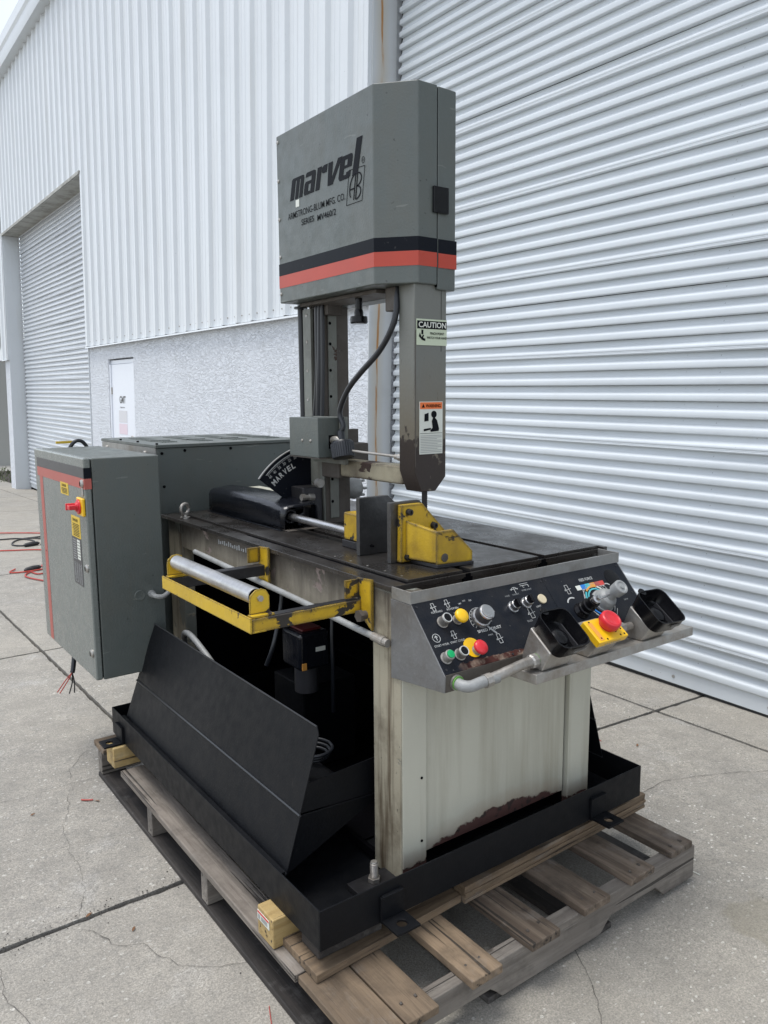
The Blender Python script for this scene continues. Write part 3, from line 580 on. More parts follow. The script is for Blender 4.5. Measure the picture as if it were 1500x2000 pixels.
def deflector(mir):
    y0 = .130 if mir else .189; dy = y0-.189
    X = (lambda x: x) if not mir else (lambda x: TW-x)
    lab = 'folded chip deflector on the left side' if not mir else 'folded chip deflector on the right side'
    def pl(pts, th=.003): return [(X(a), b, c) for a, b, c in pts]
    mb = MB(); mb.sheet(pl([(.021, y0, .300), (.021, 1.37, .300), (.064, 1.355, .439), (.064, y0, .439)]), .003)
    d = build(mb, 'chip_deflector', 'black_paint', tray, bevel=.0008, label=lab)
    mb = MB(); mb.sheet(pl([(.064, y0+.002, .4405), (.064, 1.356, .4405), (.126, 1.315, .648), (.126, y0+.016, .648), (.122, y0+.003, .632)]), .003); build(mb, 'deflector_top', 'black_paint', d, bevel=.0008)
    mb = MB(); mb.tube([(X(.0635), y0, .4398), (X(.0635), 1.355, .4398)], .0036, 6, 1); mb.tube([(X(.021), y0, .303), (X(.021), 1.37, .303)], .003, 6, 1); mb.tube([(X(.1255), y0+.016, .648), (X(.1255), 1.315, .648)], .0022, 6, 1); build(mb, 'folded_edge', 'edge_highlight', d)  # edge tubes coloured paler than the sheet, a painted highlight along the folds
    mb = MB(); mb.sheet(pl([(.066, .2, .441), (.345, .232, .405), (.345, .232, .505), (.088, .2, .512)]), .003); build(mb, 'end_plate', 'black_paint', d)
    mb = MB(); mb.sheet(pl([(.024, .195, .300), (.10, .23, .30), (.345, .228, .402), (.066, .197, .437)]), .003); build(mb, 'end_plate', 'black_paint', d)
    mb = MB(); mb.sheet(pl([(.066, .2, .438), (.28, .26, .41), (.28, 1.3, .41), (.066, 1.33, .438)]), .003); build(mb, 'sloping_floor', 'black_paint', d)
deflector(False); deflector(True)

# ------------------------------------------------------------------ the saw
saw = empty('vertical_band_saw', (.64, .8, .224), 'grey and cream vertical band saw with a tall blade head, standing in a black tray', 'band saw')
def B(name, mat, *box, parent=None, bevel=.0015, label=None, **k):
    mb = MB()
    if isinstance(box[0], (tuple, list)): [mb.box(*q) for q in box]
    else: mb.box(*box)
    return build(mb, name, mat, parent or saw, bevel=bevel, label=label, **k)
# base frame
fp = B('front_post', 'post_cream', .288, .364, .073, .193, .224, .9805, bevel=.003, label='worn front left post')
B('front_stile', 'front_sheet', .2885, .3635, .0705, .0728, .24, .80, parent=fp, bevel=.0008)
fs0 = B('front_sheet', 'front_sheet', .3645, .8955, .084, .088, .286, .80, bevel=.001, label='pale front sheet with a rusted lower edge')
sc_ = MB(); sc_.cyl((.348, .0705, .50), (.348, .0685, .50), .0035, 8); sc_.cyl((.348, .0705, .33), (.348, .0685, .33), .0035, 8); build(sc_, 'rivets', 'dark_void', fp)
B('front_post', 'front_sheet', .902, .996, .070, .19, .224, .80, bevel=.003, label='narrow front right post')
B('inner_shade_sheet', 'dark_void', (.366, .9, .13, .134, .26, .8), (.99, .9955, .191, 1.6, .224, .94), (.897, .901, .09, .2, .224, .8), (.30, .99, .131, .14, .224, .262), (.33, .99, 1.56, 1.6, .24, .94), (.33, .99, .3, 1.56, .225, .23), bevel=0)  # near-black sheets added to darken the inside of the base and keep light out
B('rear_post', 'post_cream', .300, .345, 1.462, 1.60, .24, .980, bevel=.003, label='grey rear left post')
# side apron with its ragged lower edge
pts = [(.195, .9805), (.195, .90), (.24, .893), (.30, .884), (.36, .880), (.42, .868), (.47, .874), (.53, .858), (.60, .868), (.66, .872), (.72, .874), (.72, .872), (1.48, .885), (1.60, .885), (1.60, .9805)]
mb = MB(); mb.px(pts, .302, .312); ap = build(mb, 'side_apron', 'side_cream', saw, bevel=.001, label='stained cream apron below the table edge')
B('adhesive_patch', 'dirty_iron', .3005, .3018, .86, 1.14, .952, .976, parent=ap, bevel=0)
mb = MB()
for k in range(17): y = .87+.016*k; mb.box(.2998, .3006, y, y+random.uniform(.005, .011), .950-random.uniform(0, .004), .957+random.uniform(.0, .009))
build(mb, 'glue_marks', 'dim_print', ap, smooth=False)
B('base_rail', 'dark_void', (.288, .3, .2, 1.6, .236, .262), bevel=.002)  # rail painted void-black so it sinks into the shade under the table
B('cross_plate', 'post_cream', (.300, .306, 1.36, 1.462, .24, .30), bevel=.001)
# levelling foot
ft = B('levelling_foot', 'dark_steel', .17, .288, .085, .15, .2245, .240, bevel=.002)
mb = MB(); mb.lathe((.232, .117, .240), (0, 0, 1), [(0, .0165), (.012, .0165), (.0125, .0105)], 6); build(mb, 'nut', 'zinc', ft, bevel=.001)
mb = MB(); pr = [(.0, .0092)]
for k in range(13): pr += [(.012+k*.003, .0106), (.0135+k*.003, .0088)]
pr += [(.052, .009), (.054, .0075)]; mb.lathe((.232, .117, .240), (0, 0, 1), pr, 14); build(mb, 'stud', 'zinc', ft, smooth=False)
# table
tb = B('table', 'table_steel', (.284, 1.09, .108, 1.63, .981, .9940), bevel=.0015, label='dark oiled steel table')
for a, b, y1 in ((.341, .521, 1.5), (.547, .806, 1.5), (.831, 1.068, 1.5)):
    mb = MB(); mb.box(a, b, .115, y1, .9945, 1.0022); mb.box(a+.001, b-.001, .1145, .9, .970, .9943); build(mb, 'table_plate', 'table_steel', tb, bevel=.0012)
for a in (.521, .806):
    B('t_slot', 'dark_void', (a+.001, a+.025, .112, 1.5, .9942, .9946), (a-.002, a+.028, .1075, .1135, .972, .984), (a+.004, a+.022, .1075, .1135, .984, .9935), parent=tb, bevel=0)
B('edge_gap', 'dark_void', (.333, .3405, .113, .98, .9942, .9948), parent=tb, bevel=0)
mb = MB()
for y in (.16, .23, .31, .39, .47, .56): mb.cyl((.356, y, 1.0022), (.356, y, 1.0027), .003, 10)
for y in (.2, .35, .5, .65): mb.cyl((1.05, y, 1.0022), (1.05, y, 1.0027), .003, 10)
build(mb, 'plug_screws', 'zinc', tb)
B('end_block', 'table_steel', (1.071, 1.088, .10, .13, .968, .999), parent=tb)
# coolant trough rim along the front
tr = B('trough_rim', 'trim_steel', (.284, 1.056, .033, .0365, .9655, .9955), (.284, .2875, .0365, .107, .9655, .9955), (1.0525, 1.056, .0365, .107, .9655, .9955), bevel=.0008, label='bare steel trough rim along the table front')
B('trough_floor', 'dirty_iron', .288, 1.052, .037, .112, .9650, .9670, parent=tr, bevel=0)

# ------------------------------------------------------------------ control console
PA = V((.284, .033, .968)); pe = V((0, -.66002, -.75125)); pn = V((0, -.75125, .66002))
def PP(x, t, h=0.): return PA+V((x, 0, 0))+pe*t+pn*h
def pbx(mb, x0, x1, t0, t1, h0, h1): return mb.box(x0, x1, t0, t1, h0, h1, T=PP)
prof = [(.1095, .9645), (.034, .9645), (.0305, .965), (-.0925, .8255), (-.0905, .787), (.1095, .766)]
con = None
mb = MB(); mb.px(prof, .2835, .2865); con = build(mb, 'control_console', 'panel_steel', saw, bevel=.001, label='sloping control console across the front')
mb = MB(); mb.px(prof, 1.046, 1.049); build(mb, 'end_plate', 'panel_steel', con, bevel=.001)
mb = MB(); pbx(mb, .0028, .4425, .001, .1855, -.0035, -.0005); build(mb, 'face_plate', 'panel_face', con, bevel=.0006, label='left face plate, peeled to rust along the bottom')
mb = MB(); pbx(mb, .4435, .762, .001, .1855, -.0035, -.0002); build(mb, 'face_plate', 'panel_face', con, bevel=.0006, label='right face plate')
mb = MB(); mb.box(.287, 1.045, -.0905, -.0875, .788, .8275); mb.box(.287, 1.045, -.09, .108, .7865, .789); build(mb, 'console_lip', 'dirty_iron', con, bevel=.0008)
mb = MB()
for x, t in ((.012, .012), (.012, .175), (.435, .012), (.435, .1), (.452, .012), (.452, .1), (.75, .012), (.75, .1), (.22, .18), (.012, .095)): mb.lathe(PP(x, t), pn, [(0, .0032), (.0012, .003), (.0016, .001)], 8)
build(mb, 'panel_screws', 'dark_steel', con)
pr_ = []
def ptext(s, x, t, w, h, mt='white_print', rot=0, **k): pr_.append(text(s, PP(x, t, .0002), (1, 0, 0), -pe, w, h, mt, con, **k))
ptext('FORWARD', .045, .036, .034, .0052); ptext('REVERSE', .093, .036, .032, .0052); ptext('START HYDR.', .010, .118, .044, .0052); ptext('START CYCLE', .058, .118, .044, .0052)
ptext('SPEED ADJUST', .150, .111, .078, .0095, bold=.015); ptext('FPM', .176, .122, .014, .004); ptext('FEED FORCE', .572, .036, .055, .0085, bold=.01)
ptext('100', .108, .048, .009, .004); ptext('150', .121, .036, .009, .004); ptext('180', .134, .027, .009, .004); ptext('210', .150, .022, .009, .004); ptext('250', .169, .024, .009, .004); ptext('300', .222, .066, .010, .004)
ptext('VICE', .288, .034, .016, .004, 'dim_print'); ptext('COOLANT', .315, .034, .024, .004, 'dim_print'); ptext('WORK LIGHT', .352, .028, .036, .0045, 'dim_print'); ptext('O', .362, .019, .005, .006); ptext('I', .382, .019, .0018, .006)
ptext('BLADE', .318, .112, .018, .005, 'dim_print'); ptext('LIMIT', .372, .080, .018, .005); ptext('0', .745, .150, .006, .006); ptext('SAW', .70, .118, .018, .005, 'dim_print')
mb = MB(); mb.cur = 0
def bar(x0, t0, x1, t1, w=.0012, h=.0006):
    a, b = V((x0, t0, 0)), V((x1, t1, 0)); d = (b-a).normalized(); n_ = V((-d.y, d.x, 0))*w/2
    q = [a-n_, b-n_, b+n_, a+n_]; mb.prism([PP(p.x, p.y, .0001) for p in q], (0, 0, 0), pn*h)
def arc(cx_, ct, r, a0, a1, w=.0012, n=10):
    for k in range(n):
        t0, t1 = R(a0+(a1-a0)*k/n), R(a0+(a1-a0)*(k+1)/n); bar(cx_+r*math.cos(t0), ct-r*math.sin(t0), cx_+r*math.cos(t1), ct-r*math.sin(t1), w)
def gate(cx_, ct, s=1.):      # small saw pictogram: a tilted frame with a cross bar
    w, h = .0045*s, .011*s
    for a, b, c, d in ((-w, -h, w, -h), (w, -h, w, h), (w, h, -w, h), (-w, h, -w, -h), (-2.2*w, .2*h, 2.4*w, -.1*h), (-2.2*w, .2*h, -1.4*w, -.2*h)): bar(cx_+a, ct+b, cx_+c, ct+d)
gate(.058, .02, .9); gate(.102, .018, .9); gate(.078, .098, .9); gate(.345, .09, 1.3); gate(.512, .05, 1.2); gate(.205, .134, 1.1)
arc(.026, .096, .0105, 0, 360, n=16); bar(.026, .102, .026, .090, .0016); bar(.026, .090, .022, .095, .0016); bar(.026, .090, .030, .095, .0016)
arc(.33, .024, .012, 20, 160); bar(.33, .012, .33, .03); bar(.316, .017, .344, .017); bar(.355, .012, .385, .012); bar(.355, .007, .385, .007); arc(.178, .078, .034, 20, 200, .0008, 16)
for k in range(14): a = R(-20+k*18); bar(.178+.028*math.cos(a), .076-.028*math.sin(a), .178+.032*math.cos(a), .076-.032*math.sin(a), .0012)
arc(.507, .098, .023, 60, 150, .004); arc(.665, .075, .018, 40, 140, .003); arc(.606, .100, .052, -50, 230, .0016, 24)
bar(.566, .060, .560, .085, .0014); bar(.566, .060, .585, .060, .0014); bar(.655, .060, .663, .085, .0014); bar(.655, .06, .636, .06, .0014); bar(.59, .06, .59, .072, .0014); bar(.62, .06, .62, .070, .0014); bar(.565, .135, .585, .155, .0014); bar(.655, .135, .635, .158, .0014)
pw = build(mb, 'white_symbols', 'white_print', con, smooth=False, kind='stuff')
mb = MB(); mts = ['sticker_white', 'blue_print', 'cyan_print', 'orange_print', 'stripe_faded_red', 'red_print']
for k in range(6):
    mb.cur = k; x = .546+k*.0193; pbx(mb, x, x+.0188, .0455, .0595, .0002, .0007)
mb.cur = 3; mb.cur = 3
def carc(cx_, ct, r, a0, a1, w, cur, n=8):
    mb.cur = cur
    for k in range(n):
        t0, t1 = R(a0+(a1-a0)*k/n), R(a0+(a1-a0)*(k+1)/n); bar(cx_+r*math.cos(t0), ct-r*math.sin(t0), cx_+r*math.cos(t1), ct-r*math.sin(t1), w, .0008)
carc(.606, .100, .044, 70, 130, .005, 3); carc(.606, .100, .044, 20, 65, .005, 0); carc(.606, .100, .044, -40, 15, .005, 4); carc(.606, .100, .044, 135, 175, .005, 2); carc(.606, .100, .044, 180, 240, .005, 1); carc(.606, .1, .036, 40, 160, .004, 2)
build(mb, 'colour_scale', mts, con, smooth=False)
pr_[0] = join_meshes(pr_, 'lettering')
mb = MB(); mb.lathe(PP(.705, .045, -.001), pn, [(0, .028), (.0018, .028), (.0022, .026)], 28); build(mb, 'blank_plug', 'black_plastic', con)
mb = MB(); bar(.186, .095, .205, .12, .005, .0004); build(mb, 'worn_streak', 'dim_print', con, smooth=False)
def button(x, t, r, hb, hc, cap, ring='zinc', dome=.0, rc=None, label=None, cup=False):
    rc = rc or r*.8; x += .02*.0; q = MB(); q.lathe(PP(x, t, -.001), pn, [(0, r*1.15), (.003, r*1.2), (.0035, r), (hb, r), (hb+.001, r*.93)], 22)
    b = build(q, 'push_button', ring, con, ang=40, label=label)
    q = MB(); q.lathe(PP(x, t, hb), pn, [(0, rc*.85), (hc*.3, rc), (hc*.85, rc), (hc, rc*.9)] if not dome else [(0, rc*.6), (hc*.35, rc*.7), (hc*.4, rc*1.0), (hc*.8, rc), (hc, rc*.88), (hc+dome, rc*.3)], 24)
    build(q, 'button_cap', cap, b, ang=50)
    return b
b = button(.063, .062, .0125, .024, .002, 'black_plastic', label='black button with a white ring, under FORWARD')
mb = MB(); T_ = MB(); T_.tube([PP(.063+.0112*math.cos(R(a)), .062+.0112*math.sin(R(a)), .0262) for a in range(0, 361, 15)], .0012, 6, 1); build(T_, 'white_ring', 'white_print', b)
button(.108, .064, .011, .014, .014, 'yellow_plastic', dome=.002, rc=.0175, label='yellow mushroom button')
button(.014+.012, .148, .0125, .022, .003, 'green_plastic', rc=.0095, label='green start button')
b = button(.068, .148, .0125, .020, .002, 'black_plastic', label='black button with a white ring, under START CYCLE')
T_ = MB(); T_.tube([PP(.068+.0112*math.cos(R(a)), .148+.0112*math.sin(R(a)), .0222) for a in range(0, 361, 15)], .0012, 6, 1); build(T_, 'white_ring', 'white_print', b)
T_ = MB(); T_.lathe(PP(.113, .139, .0003), pn, [(0, .025), (.0012, .025)], 30); build(T_, 'yellow_disc', 'yellow_plastic', con)
button(.120, .149, .011, .012, .013, 'red_plastic', dome=.002, rc=.018, label='red stop mushroom button on a yellow disc')
T_ = MB(); T_.lathe(PP(.175, .074, -.001), pn, [(0, .026), (.010, .0262), (.013, .0245), (.014, .0215), (.036, .0205), (.038, .0195), (.039, .0175), (.041, .0172), (.0415, .015)], 30); kb = build(T_, 'speed_knob', 'bright_steel', con, label='large silver speed knob')
T_ = MB(); T_.lathe(PP(.175, .074, .014), pn, [(0, .0218), (.019, .0208)], 30); build(T_, 'knob_grip', 'plate_grey', kb)
for x, t in ((.296, .064), (.345, .061)):
    T_ = MB(); T_.lathe(PP(x, t, -.001), pn, [(0, .0155), (.004, .0155), (.0045, .0128), (.018, .0128), (.019, .0118)], 22); k_ = build(T_, 'selector_switch', 'bright_steel', con)
    T_ = MB(); pbx(T_, x-.004, x+.004, t-.0105, t+.0105, .018, .029); T_.lathe(PP(x, t, .018), pn, [(0, .0105), (.003, .0105)], 18); build(T_, 'switch_lever', 'black_plastic', k_, bevel=.001)
T_ = MB(); T_.lathe(PP(.405, .060, -.0005), pn, [(0, .0135), (.003, .0135), (.0038, .0125)], 24); build(T_, 'pilot_lamp', 'cream_cap', con)
# feed valve and joystick
T_ = MB(); T_.lathe(PP(.612, .106, 0), pn, [(0, .034), (.006, .034), (.008, .031), (.020, .030), (.030, .025), (.036, .017), (.048, .014), (.056, .014), (.058, .0195), (.082, .0205), (.084, .0195), (.0845, .015), (.082, .013), (.082, .007), (.086, .006)], 32); build(T_, 'feed_valve', 'cast_grey', con, ang=25, label='cast silver feed force valve')
T_ = MB(); T_.lathe(PP(.516, .118, -.001), pn, [(0, .023), (.004, .0235), (.014, .018), (.016, .0205), (.022, .0205), (.024, .0175), (.030, .0175), (.032, .0195), (.038, .0195), (.040, .016), (.052, .0155), (.054, .017), (.060, .0165)], 26); j = build(T_, 'joystick', 'black_plastic', con, ang=25, label='black joystick')
T_ = MB(); T_.lathe(PP(.516, .118, .060), pn, [(0, .012), (.008, .012), (.01, .007), (.018, .006)], 18); build(T_, 'stick_tip', 'bright_steel', j)
T_ = MB(); T_.tube([PP(.516, .118, .066), PP(.54, .118, .070), PP(.575, .112, .062)], .0035, 8); build(T_, 'stick_link', 'bright_steel', j)

# shelf with the two guarded palm buttons and the emergency stop
mb = MB(); mb.pz([(.50, -.078), (1.145, -.078), (1.145, -.160), (.507, -.160)], .776, .801); sh_ = build(mb, 'button_shelf', 'zinc', saw, bevel=.002, label='stained steel shelf in front of the console')
CUP1 = (.583, -.175, .905); CUP2 = (.966, -.175, .894); ESC = (.741, -.172, .875)
e2 = V((0, -.80, -.60)); n2 = V((0, -.60, .80))
def frame(c):
    c = V(c); return lambda x, t, h=0.: c+V((x, 0, 0))+e2*t+n2*h
def pedestal(x0, x1, yf, zt, nm, lab):
    mb = MB(); mb.px([(-.153, .8015), (yf, zt-.050), (yf+.066, zt), (-.078, .8015)], x0, x1); return build(mb, nm, 'zinc', sh_, bevel=.004, label=lab)
def cup(C_, w, l, rot, lab):
    cx_ = ct = 0.; PP = frame(C_); pn = n2; pe = e2; h0 = -.112+.0
    rim = 0.; g_ = pedestal(C_[0]-.050, C_[0]+.044, C_[1]-.004, C_[2]-.004, 'palm_button', lab)
    def ring(h, s, seg=6):
        out = []; r_ = .022; hw, hl = w/2*s, l/2*s
        for (sx, sy, a0) in ((1, 1, 0), (-1, 1, 90), (-1, -1, 180), (1, -1, 270)):
            for k in range(seg+1):
                a = R(a0+90*k/seg); x = sx*(hw-r_)+r_*math.cos(a); y = sy*(hl-r_)+r_*math.sin(a)
                ca, sa = math.cos(R(rot)), math.sin(R(rot)); out.append(PP(cx_+x*ca-y*sa, ct+x*sa+y*ca, h))
        return out
    lv = [(-.046, .84), (-.043, .90), (rim, 1.0), (rim+.0015, 1.01), (rim+.0015, .955), (rim-.003, .94), (-.036, .85), (-.039, .80)]
    mb = MB(); vs = []; n = len(ring(0, 1))
    for h, s in lv: vs += ring(h, s)
    fs = [(k*n+i, k*n+(i+1) % n, (k+1)*n+(i+1) % n, (k+1)*n+i) for k in range(len(lv)-1) for i in range(n)]; fs += [tuple(range(n))[::-1], tuple((len(lv)-1)*n+i for i in range(n))]
    mb.add(vs, fs); gc = build(mb, 'guard_cup', 'black_plastic', g_, ang=40, label='black open guard cup')
    T_ = MB(); T_.lathe(PP(cx_-.004, ct+.006, -.0385), pn, [(0, .032), (.006, .032), (.009, .029), (.010, .024), (.017, .0225), (.021, .017), (.022, .005)], 28); build(T_, 'palm_pad', 'black_plastic', g_)
    T_ = MB(); T_.box(.030, .033, -l*.25, l*.38, -.038, -.026, T=lambda x, y, z: PP(x, y, z)); build(T_, 'cup_rib', 'plate_grey', g_)
    T_ = MB(); T_.lathe(PP(cx_-w*.18, ct-l*.5-.001, rim-.006), pn, [(0, .011), (.005, .011)], 18); build(T_, 'cup_ear', 'black_plastic', g_)
    f_ = R(rot); q0 = PP(-.006, l*.5*.985+.0015, -.022)
    t_ = text('PUSH TO START', q0-pe*0+(-pe)*(-.0005), (1, 0, 0), pn, .040, .009, 'dim_print', g_, th=.0020)
    T_ = MB(); T_.box(-.008, .036, 0, .0008, -.024, -.010, T=lambda x, y, z: PP(x, l*.5*(1+z*.9)+y+.0006, z)); build(T_, 'cup_sticker', 'plate_grey', g_, smooth=False)
    return g_
cup(CUP1, .100, .112, 2, 'left palm button in a black guard cup')
cup(CUP2, .108, .112, 4, 'right palm button in a black guard cup')
es = pedestal(ESC[0]-.042, ESC[0]+.038, ESC[1]-.008, ESC[2]+.008, 'emergency_stop', 'red emergency stop on a yellow box'); PQ = frame(ESC)
mb = MB(); mb.box(-.056, .056, -.033, .036, .060, .080, T=lambda x, y, z: PQ(x, y, z-.080)); yb = build(mb, 'yellow_cover', 'yellow_plastic', es, bevel=.003)
mb = MB(); mb.box(-.047, -.033, -.024, .030, .0802, .0807, T=lambda x, y, z: PQ(x, y, z-.080)); build(mb, 'cover_label', 'orange_print', es, smooth=False)
mb = MB()
for dx, dy in ((-.04, -.026), (.045, -.026), (.045, .012), (.045, .028), (.03, .028), (-.022, .03), (-.04, .024), (.022, .016)): mb.lathe(PQ(dx, dy, 0.), n2, [(0, .0028), (.0008, .0026)], 8)
build(mb, 'cover_screws', 'black_plastic', es)
mb = MB(); mb.lathe(PQ(.008, -.006, 0.), n2, [(0, .021), (.006, .021), (.008, .026), (.010, .0275), (.026, .0275), (.029, .0255), (.030, .021), (.0285, .019), (.0285, .006)], 34); build(mb, 'red_button', 'red_plastic', es, ang=45)
mb = MB()
for dx in range(8): mb.box(-.03+dx*.008, -.025+dx*.008, .0365, .0368, .066, .070, T=lambda x, y, z: PQ(x, y, z-.080))
build(mb, 'cover_print', 'dim_print', es, smooth=False)
# conduit along the console bottom, and short link between boxes
cd = MB(); ce = V((.318, -.094, .806)); cd.tube([ce+V((0, .01, 0)), ce+V((.0, -.016, -.002)), ce+V((.014, -.030, -.003)), ce+V((.045, -.034, .001)), ce+V((.09, -.038, .004))], .0135, 14)
cd_o = build(cd, 'conduit', 'cast_grey', saw, label='grey flexible conduit along the console front')
mb = MB(); mb.tube([ce+V((.06, -.035, .002)), ce+V((.12, -.040, .012)), ce+V((.17, -.040, .018)), ce+V((.212, -.038, .018))], .0125, 14); 
pr = []; build(mb, 'flexible_pipe', 'zinc', cd_o)
mb = MB(); mb.lathe(ce+V((.052, -.035, .001)), (1, -.02, .1), [(0, .0165), (.018, .0165), (.019, .0145)], 8); mb.lathe(ce+V((.196, -.038, .017)), (1, 0, .05), [(0, .0145), (.004, .0175), (.018, .0175), (.02, .016), (.034, .016)], 10); mb.lathe(ce+V((0, .004, 0)), (0, -1, 0), [(0, .018), (.006, .018)], 16); build(mb, 'pipe_nut', 'zinc', cd_o, ang=20)
mb = MB(); mb.lathe(ce+V((.214, -.038, .018)), (1, 0, .05), [(0, .0165), (.003, .0165)], 16); mb.lathe(ce+V((0, -.003, 0)), (0, -1, 0), [(0, .0165), (.003, .0165)], 16); build(mb, 'green_washer', 'tool_green', cd_o)
mb = MB(); mb.cyl((.80, -.122, .838), (.91, -.122, .838), .011, 12); mb.lathe((.855, -.122, .838), (1, 0, 0), [(0, .016), (.02, .016), (.022, .013)], 8); build(mb, 'pipe_link', 'zinc', cd_o, ang=20)

# ------------------------------------------------------------------ roller outfeed stand on the left side
ro = B('roller_stand', 'yellow_paint', (-.036, -.031, .222, .778, .908, .945), (-.031, .006, .222, .778, .908, .9125), bevel=.0012, label='yellow angle frame that carries the outboard roller')
B('stand_arm', 'yellow_chipped', (-.030, .275, .224, .229, .908, .940), (-.030, .275, .229, .256, .9355, .940), parent=ro, label='front arm of yellow angle iron')
B('stand_arm', 'dark_steel', (-.030, .280, .745, .750, .908, .940), (-.030, .280, .750, .778, .9355, .940), parent=ro, label='rear arm, mostly bare dark steel')
B('wear_strip', 'dark_steel', (.02, .270, .232, .2555, .9402, .9412), parent=ro, bevel=0)
for y0, mt in ((.1800, 'yellow_chipped'), (.722, 'yellow_chipped')):
    mb = MB(); mb.px([(y0, 1.0-.001), (y0+.066, .993), (y0+.064, .992), (y0+.062, .955), (y0+.062, .905), (y0+.0, .868)] if y0 < .5 else [(y0, .998), (y0+.065, .992), (y0+.065, .872), (y0, .866)], .276, .283)
    mb.box(.236, .276, y0+.055, y0+.062, .945, .992); build(mb, 'mounting_bracket', mt, ro, bevel=.002)
mb = MB(); mb.cyl((.262, .205, .905), (.284, .205, .905), .011, 12); mb.cyl((.252, .205, .905), (.262, .205, .905), .016, 6); build(mb, 'bracket_bolt', 'dirty_iron', ro)
rol_ = MB(); rol_.lathe((.004, .272, .982), (0, 1, 0), [(0, .0185), (.002, .0205), (.488, .0205), (.490, .0185)], 32); build(rol_, 'roller', 'roller_steel', ro, ang=40)
mb = MB(); mb.lathe((.004, .2700, .982), (0, 1, 0), [(0, .0175), (.002, .0175)], 24); build(mb, 'roller_end', 'dark_void', ro)
for y0 in (.250, .768):
    mb = MB(); mb.py([(-.022, .9415), (.030, .9415), (.030, .985), (.022, .999), (.010, 1.004), (-.006, 1.002), (-.020, .990), (-.022, .975)], y0, y0+.005); mb.box(-.026, .034, y0-.018, y0+.006, .9405, .9455); build(mb, 'roller_ear', 'yellow_paint', ro, bevel=.0012)
mb = MB(); mb.cyl((.004, .243, .982), (.004, .25, .982), .0075, 6); mb.cyl((.004, .246, .982), (.004, .78, .982), .005, 10); build(mb, 'roller_pin', 'zinc', ro)
# long pipe along the left side
mb = MB(); mb.tube([(.262, 1.25, .905), (.264, .9, .892), (.268, .55, .878), (.272, .25, .862), (.277, .155, .856)], .0088, 14); pp = build(mb, 'side_pipe', 'cast_grey', saw, label='grey pipe running along the left side under the table')
mb = MB(); mb.lathe((.2755, .175, .857), (.03, -1, -.07), [(0, .0095), (.002, .0112), (.034, .0112), (.035, .0128), (.047, .0128), (.048, .0105), (.062, .0105)], 14); build(mb, 'pipe_fitting', 'zinc', pp, ang=20)

# ------------------------------------------------------------------ vise
vj = None
mb = MB(); mb.py([(.417, 1.003), (.612, 1.003), (.612, 1.072), (.517, 1.168), (.417, 1.168)], .288, .304); vj = build(mb, 'fixed_jaw', 'jaw_steel', saw, bevel=.0015, label='dark steel face of the front vise jaw')
mb = MB(); mb.py([(.436, 1.006), (.600, 1.006), (.600, 1.072), (.512, 1.162), (.440, 1.162)], .268, .2875); build(mb, 'jaw_backing', 'yellow_chipped', vj, bevel=.003)
# cast gusset that braces the jaw
mb = MB()
def slab(pts): return mb.prism(pts, (0, 0, 0), (0, 0, 0))
w0 = [(.452, .268), (.476, .167), (.586, .150), (.586, .166), (.490, .180), (.468, .268)]
n0 = [(x, y, 1.016) for x, y in w0]; t0 = [(.452, .268, 1.122), (.473, .170, 1.098), (.560, .154, 1.075), (.560, .168, 1.075), (.488, .182, 1.098), (.466, .268, 1.122)]
n = 6; 
pA = [(.452, .268, 1.016), (.476, .167, 1.016), (.476, .167, 1.099), (.452, .268, 1.120)]
mb.prism(pA, (0, 0, 0), (.014, .004, 0))
pB = [(.476, .166, 1.012), (.588, .150, 1.012), (.588, .150, 1.040), (.528, .158, 1.102), (.476, .166, 1.100)]
mb.prism(pB, (0, 0, 0), (.002, .014, 0)); mb.pz([(.478, .18), (.586, .165), (.60, .268), (.468, .268)], 1.012, 1.022); gs = build(mb, 'jaw_gusset', 'yellow_chipped', vj, bevel=.003)
mb = MB(); mb.pz([(.470, .268), (.476, .164), (.590, .147), (.602, .268)], 1.0025, 1.013); build(mb, 'jaw_foot', 'dark_steel', vj, bevel=.002)
for x, z in ((.462, 1.142), (.548, 1.098), (.457, 1.020)):
    mb = MB(); mb.lathe((x, .268, z), (0, -1, 0), [(0, .0095), (.003, .0095), (.0032, .0085), (.012, .0085), (.0125, .0045), (.009, .004)], 18); build(mb, 'socket_bolt', 'dark_steel', vj, ang=30)
mb = MB(); mb.lathe((.500, .163, 1.030), (0, -1, .0), [(0, .011), (.002, .0115), (.0025, .006)], 16); build(mb, 'stop_bolt', 'dirty_iron', vj)
mb = MB(); mb.py([(.41, 1.003), (.600, 1.003), (.600, 1.09), (.512, 1.168), (.41, 1.168)], .425, .441); mv_ = build(mb, 'moving_jaw', 'jaw_steel', saw, bevel=.0015, label='dark steel plate of the moving vise jaw')
B('jaw_carrier', 'yellow_chipped', (.455, .500, .4415, .575, 1.026, 1.108), parent=mv_, bevel=.004)
B('jaw_shoe', 'dark_steel', (.452, .54, .4415, .58, 1.003, 1.025), parent=mv_, bevel=.002)
mb = MB(); mb.lathe((.45, .42, 1.028), (0, -1, 0), [(-.006, .004), (.006, .003)], 8); build(mb, 'jaw_pin', 'dark_void', mv_)
mb = MB(); mb.cyl((.487, .575, 1.043), (.487, .99, 1.046), .0125, 22); build(mb, 'ram_rod', 'bright_steel', mv_)
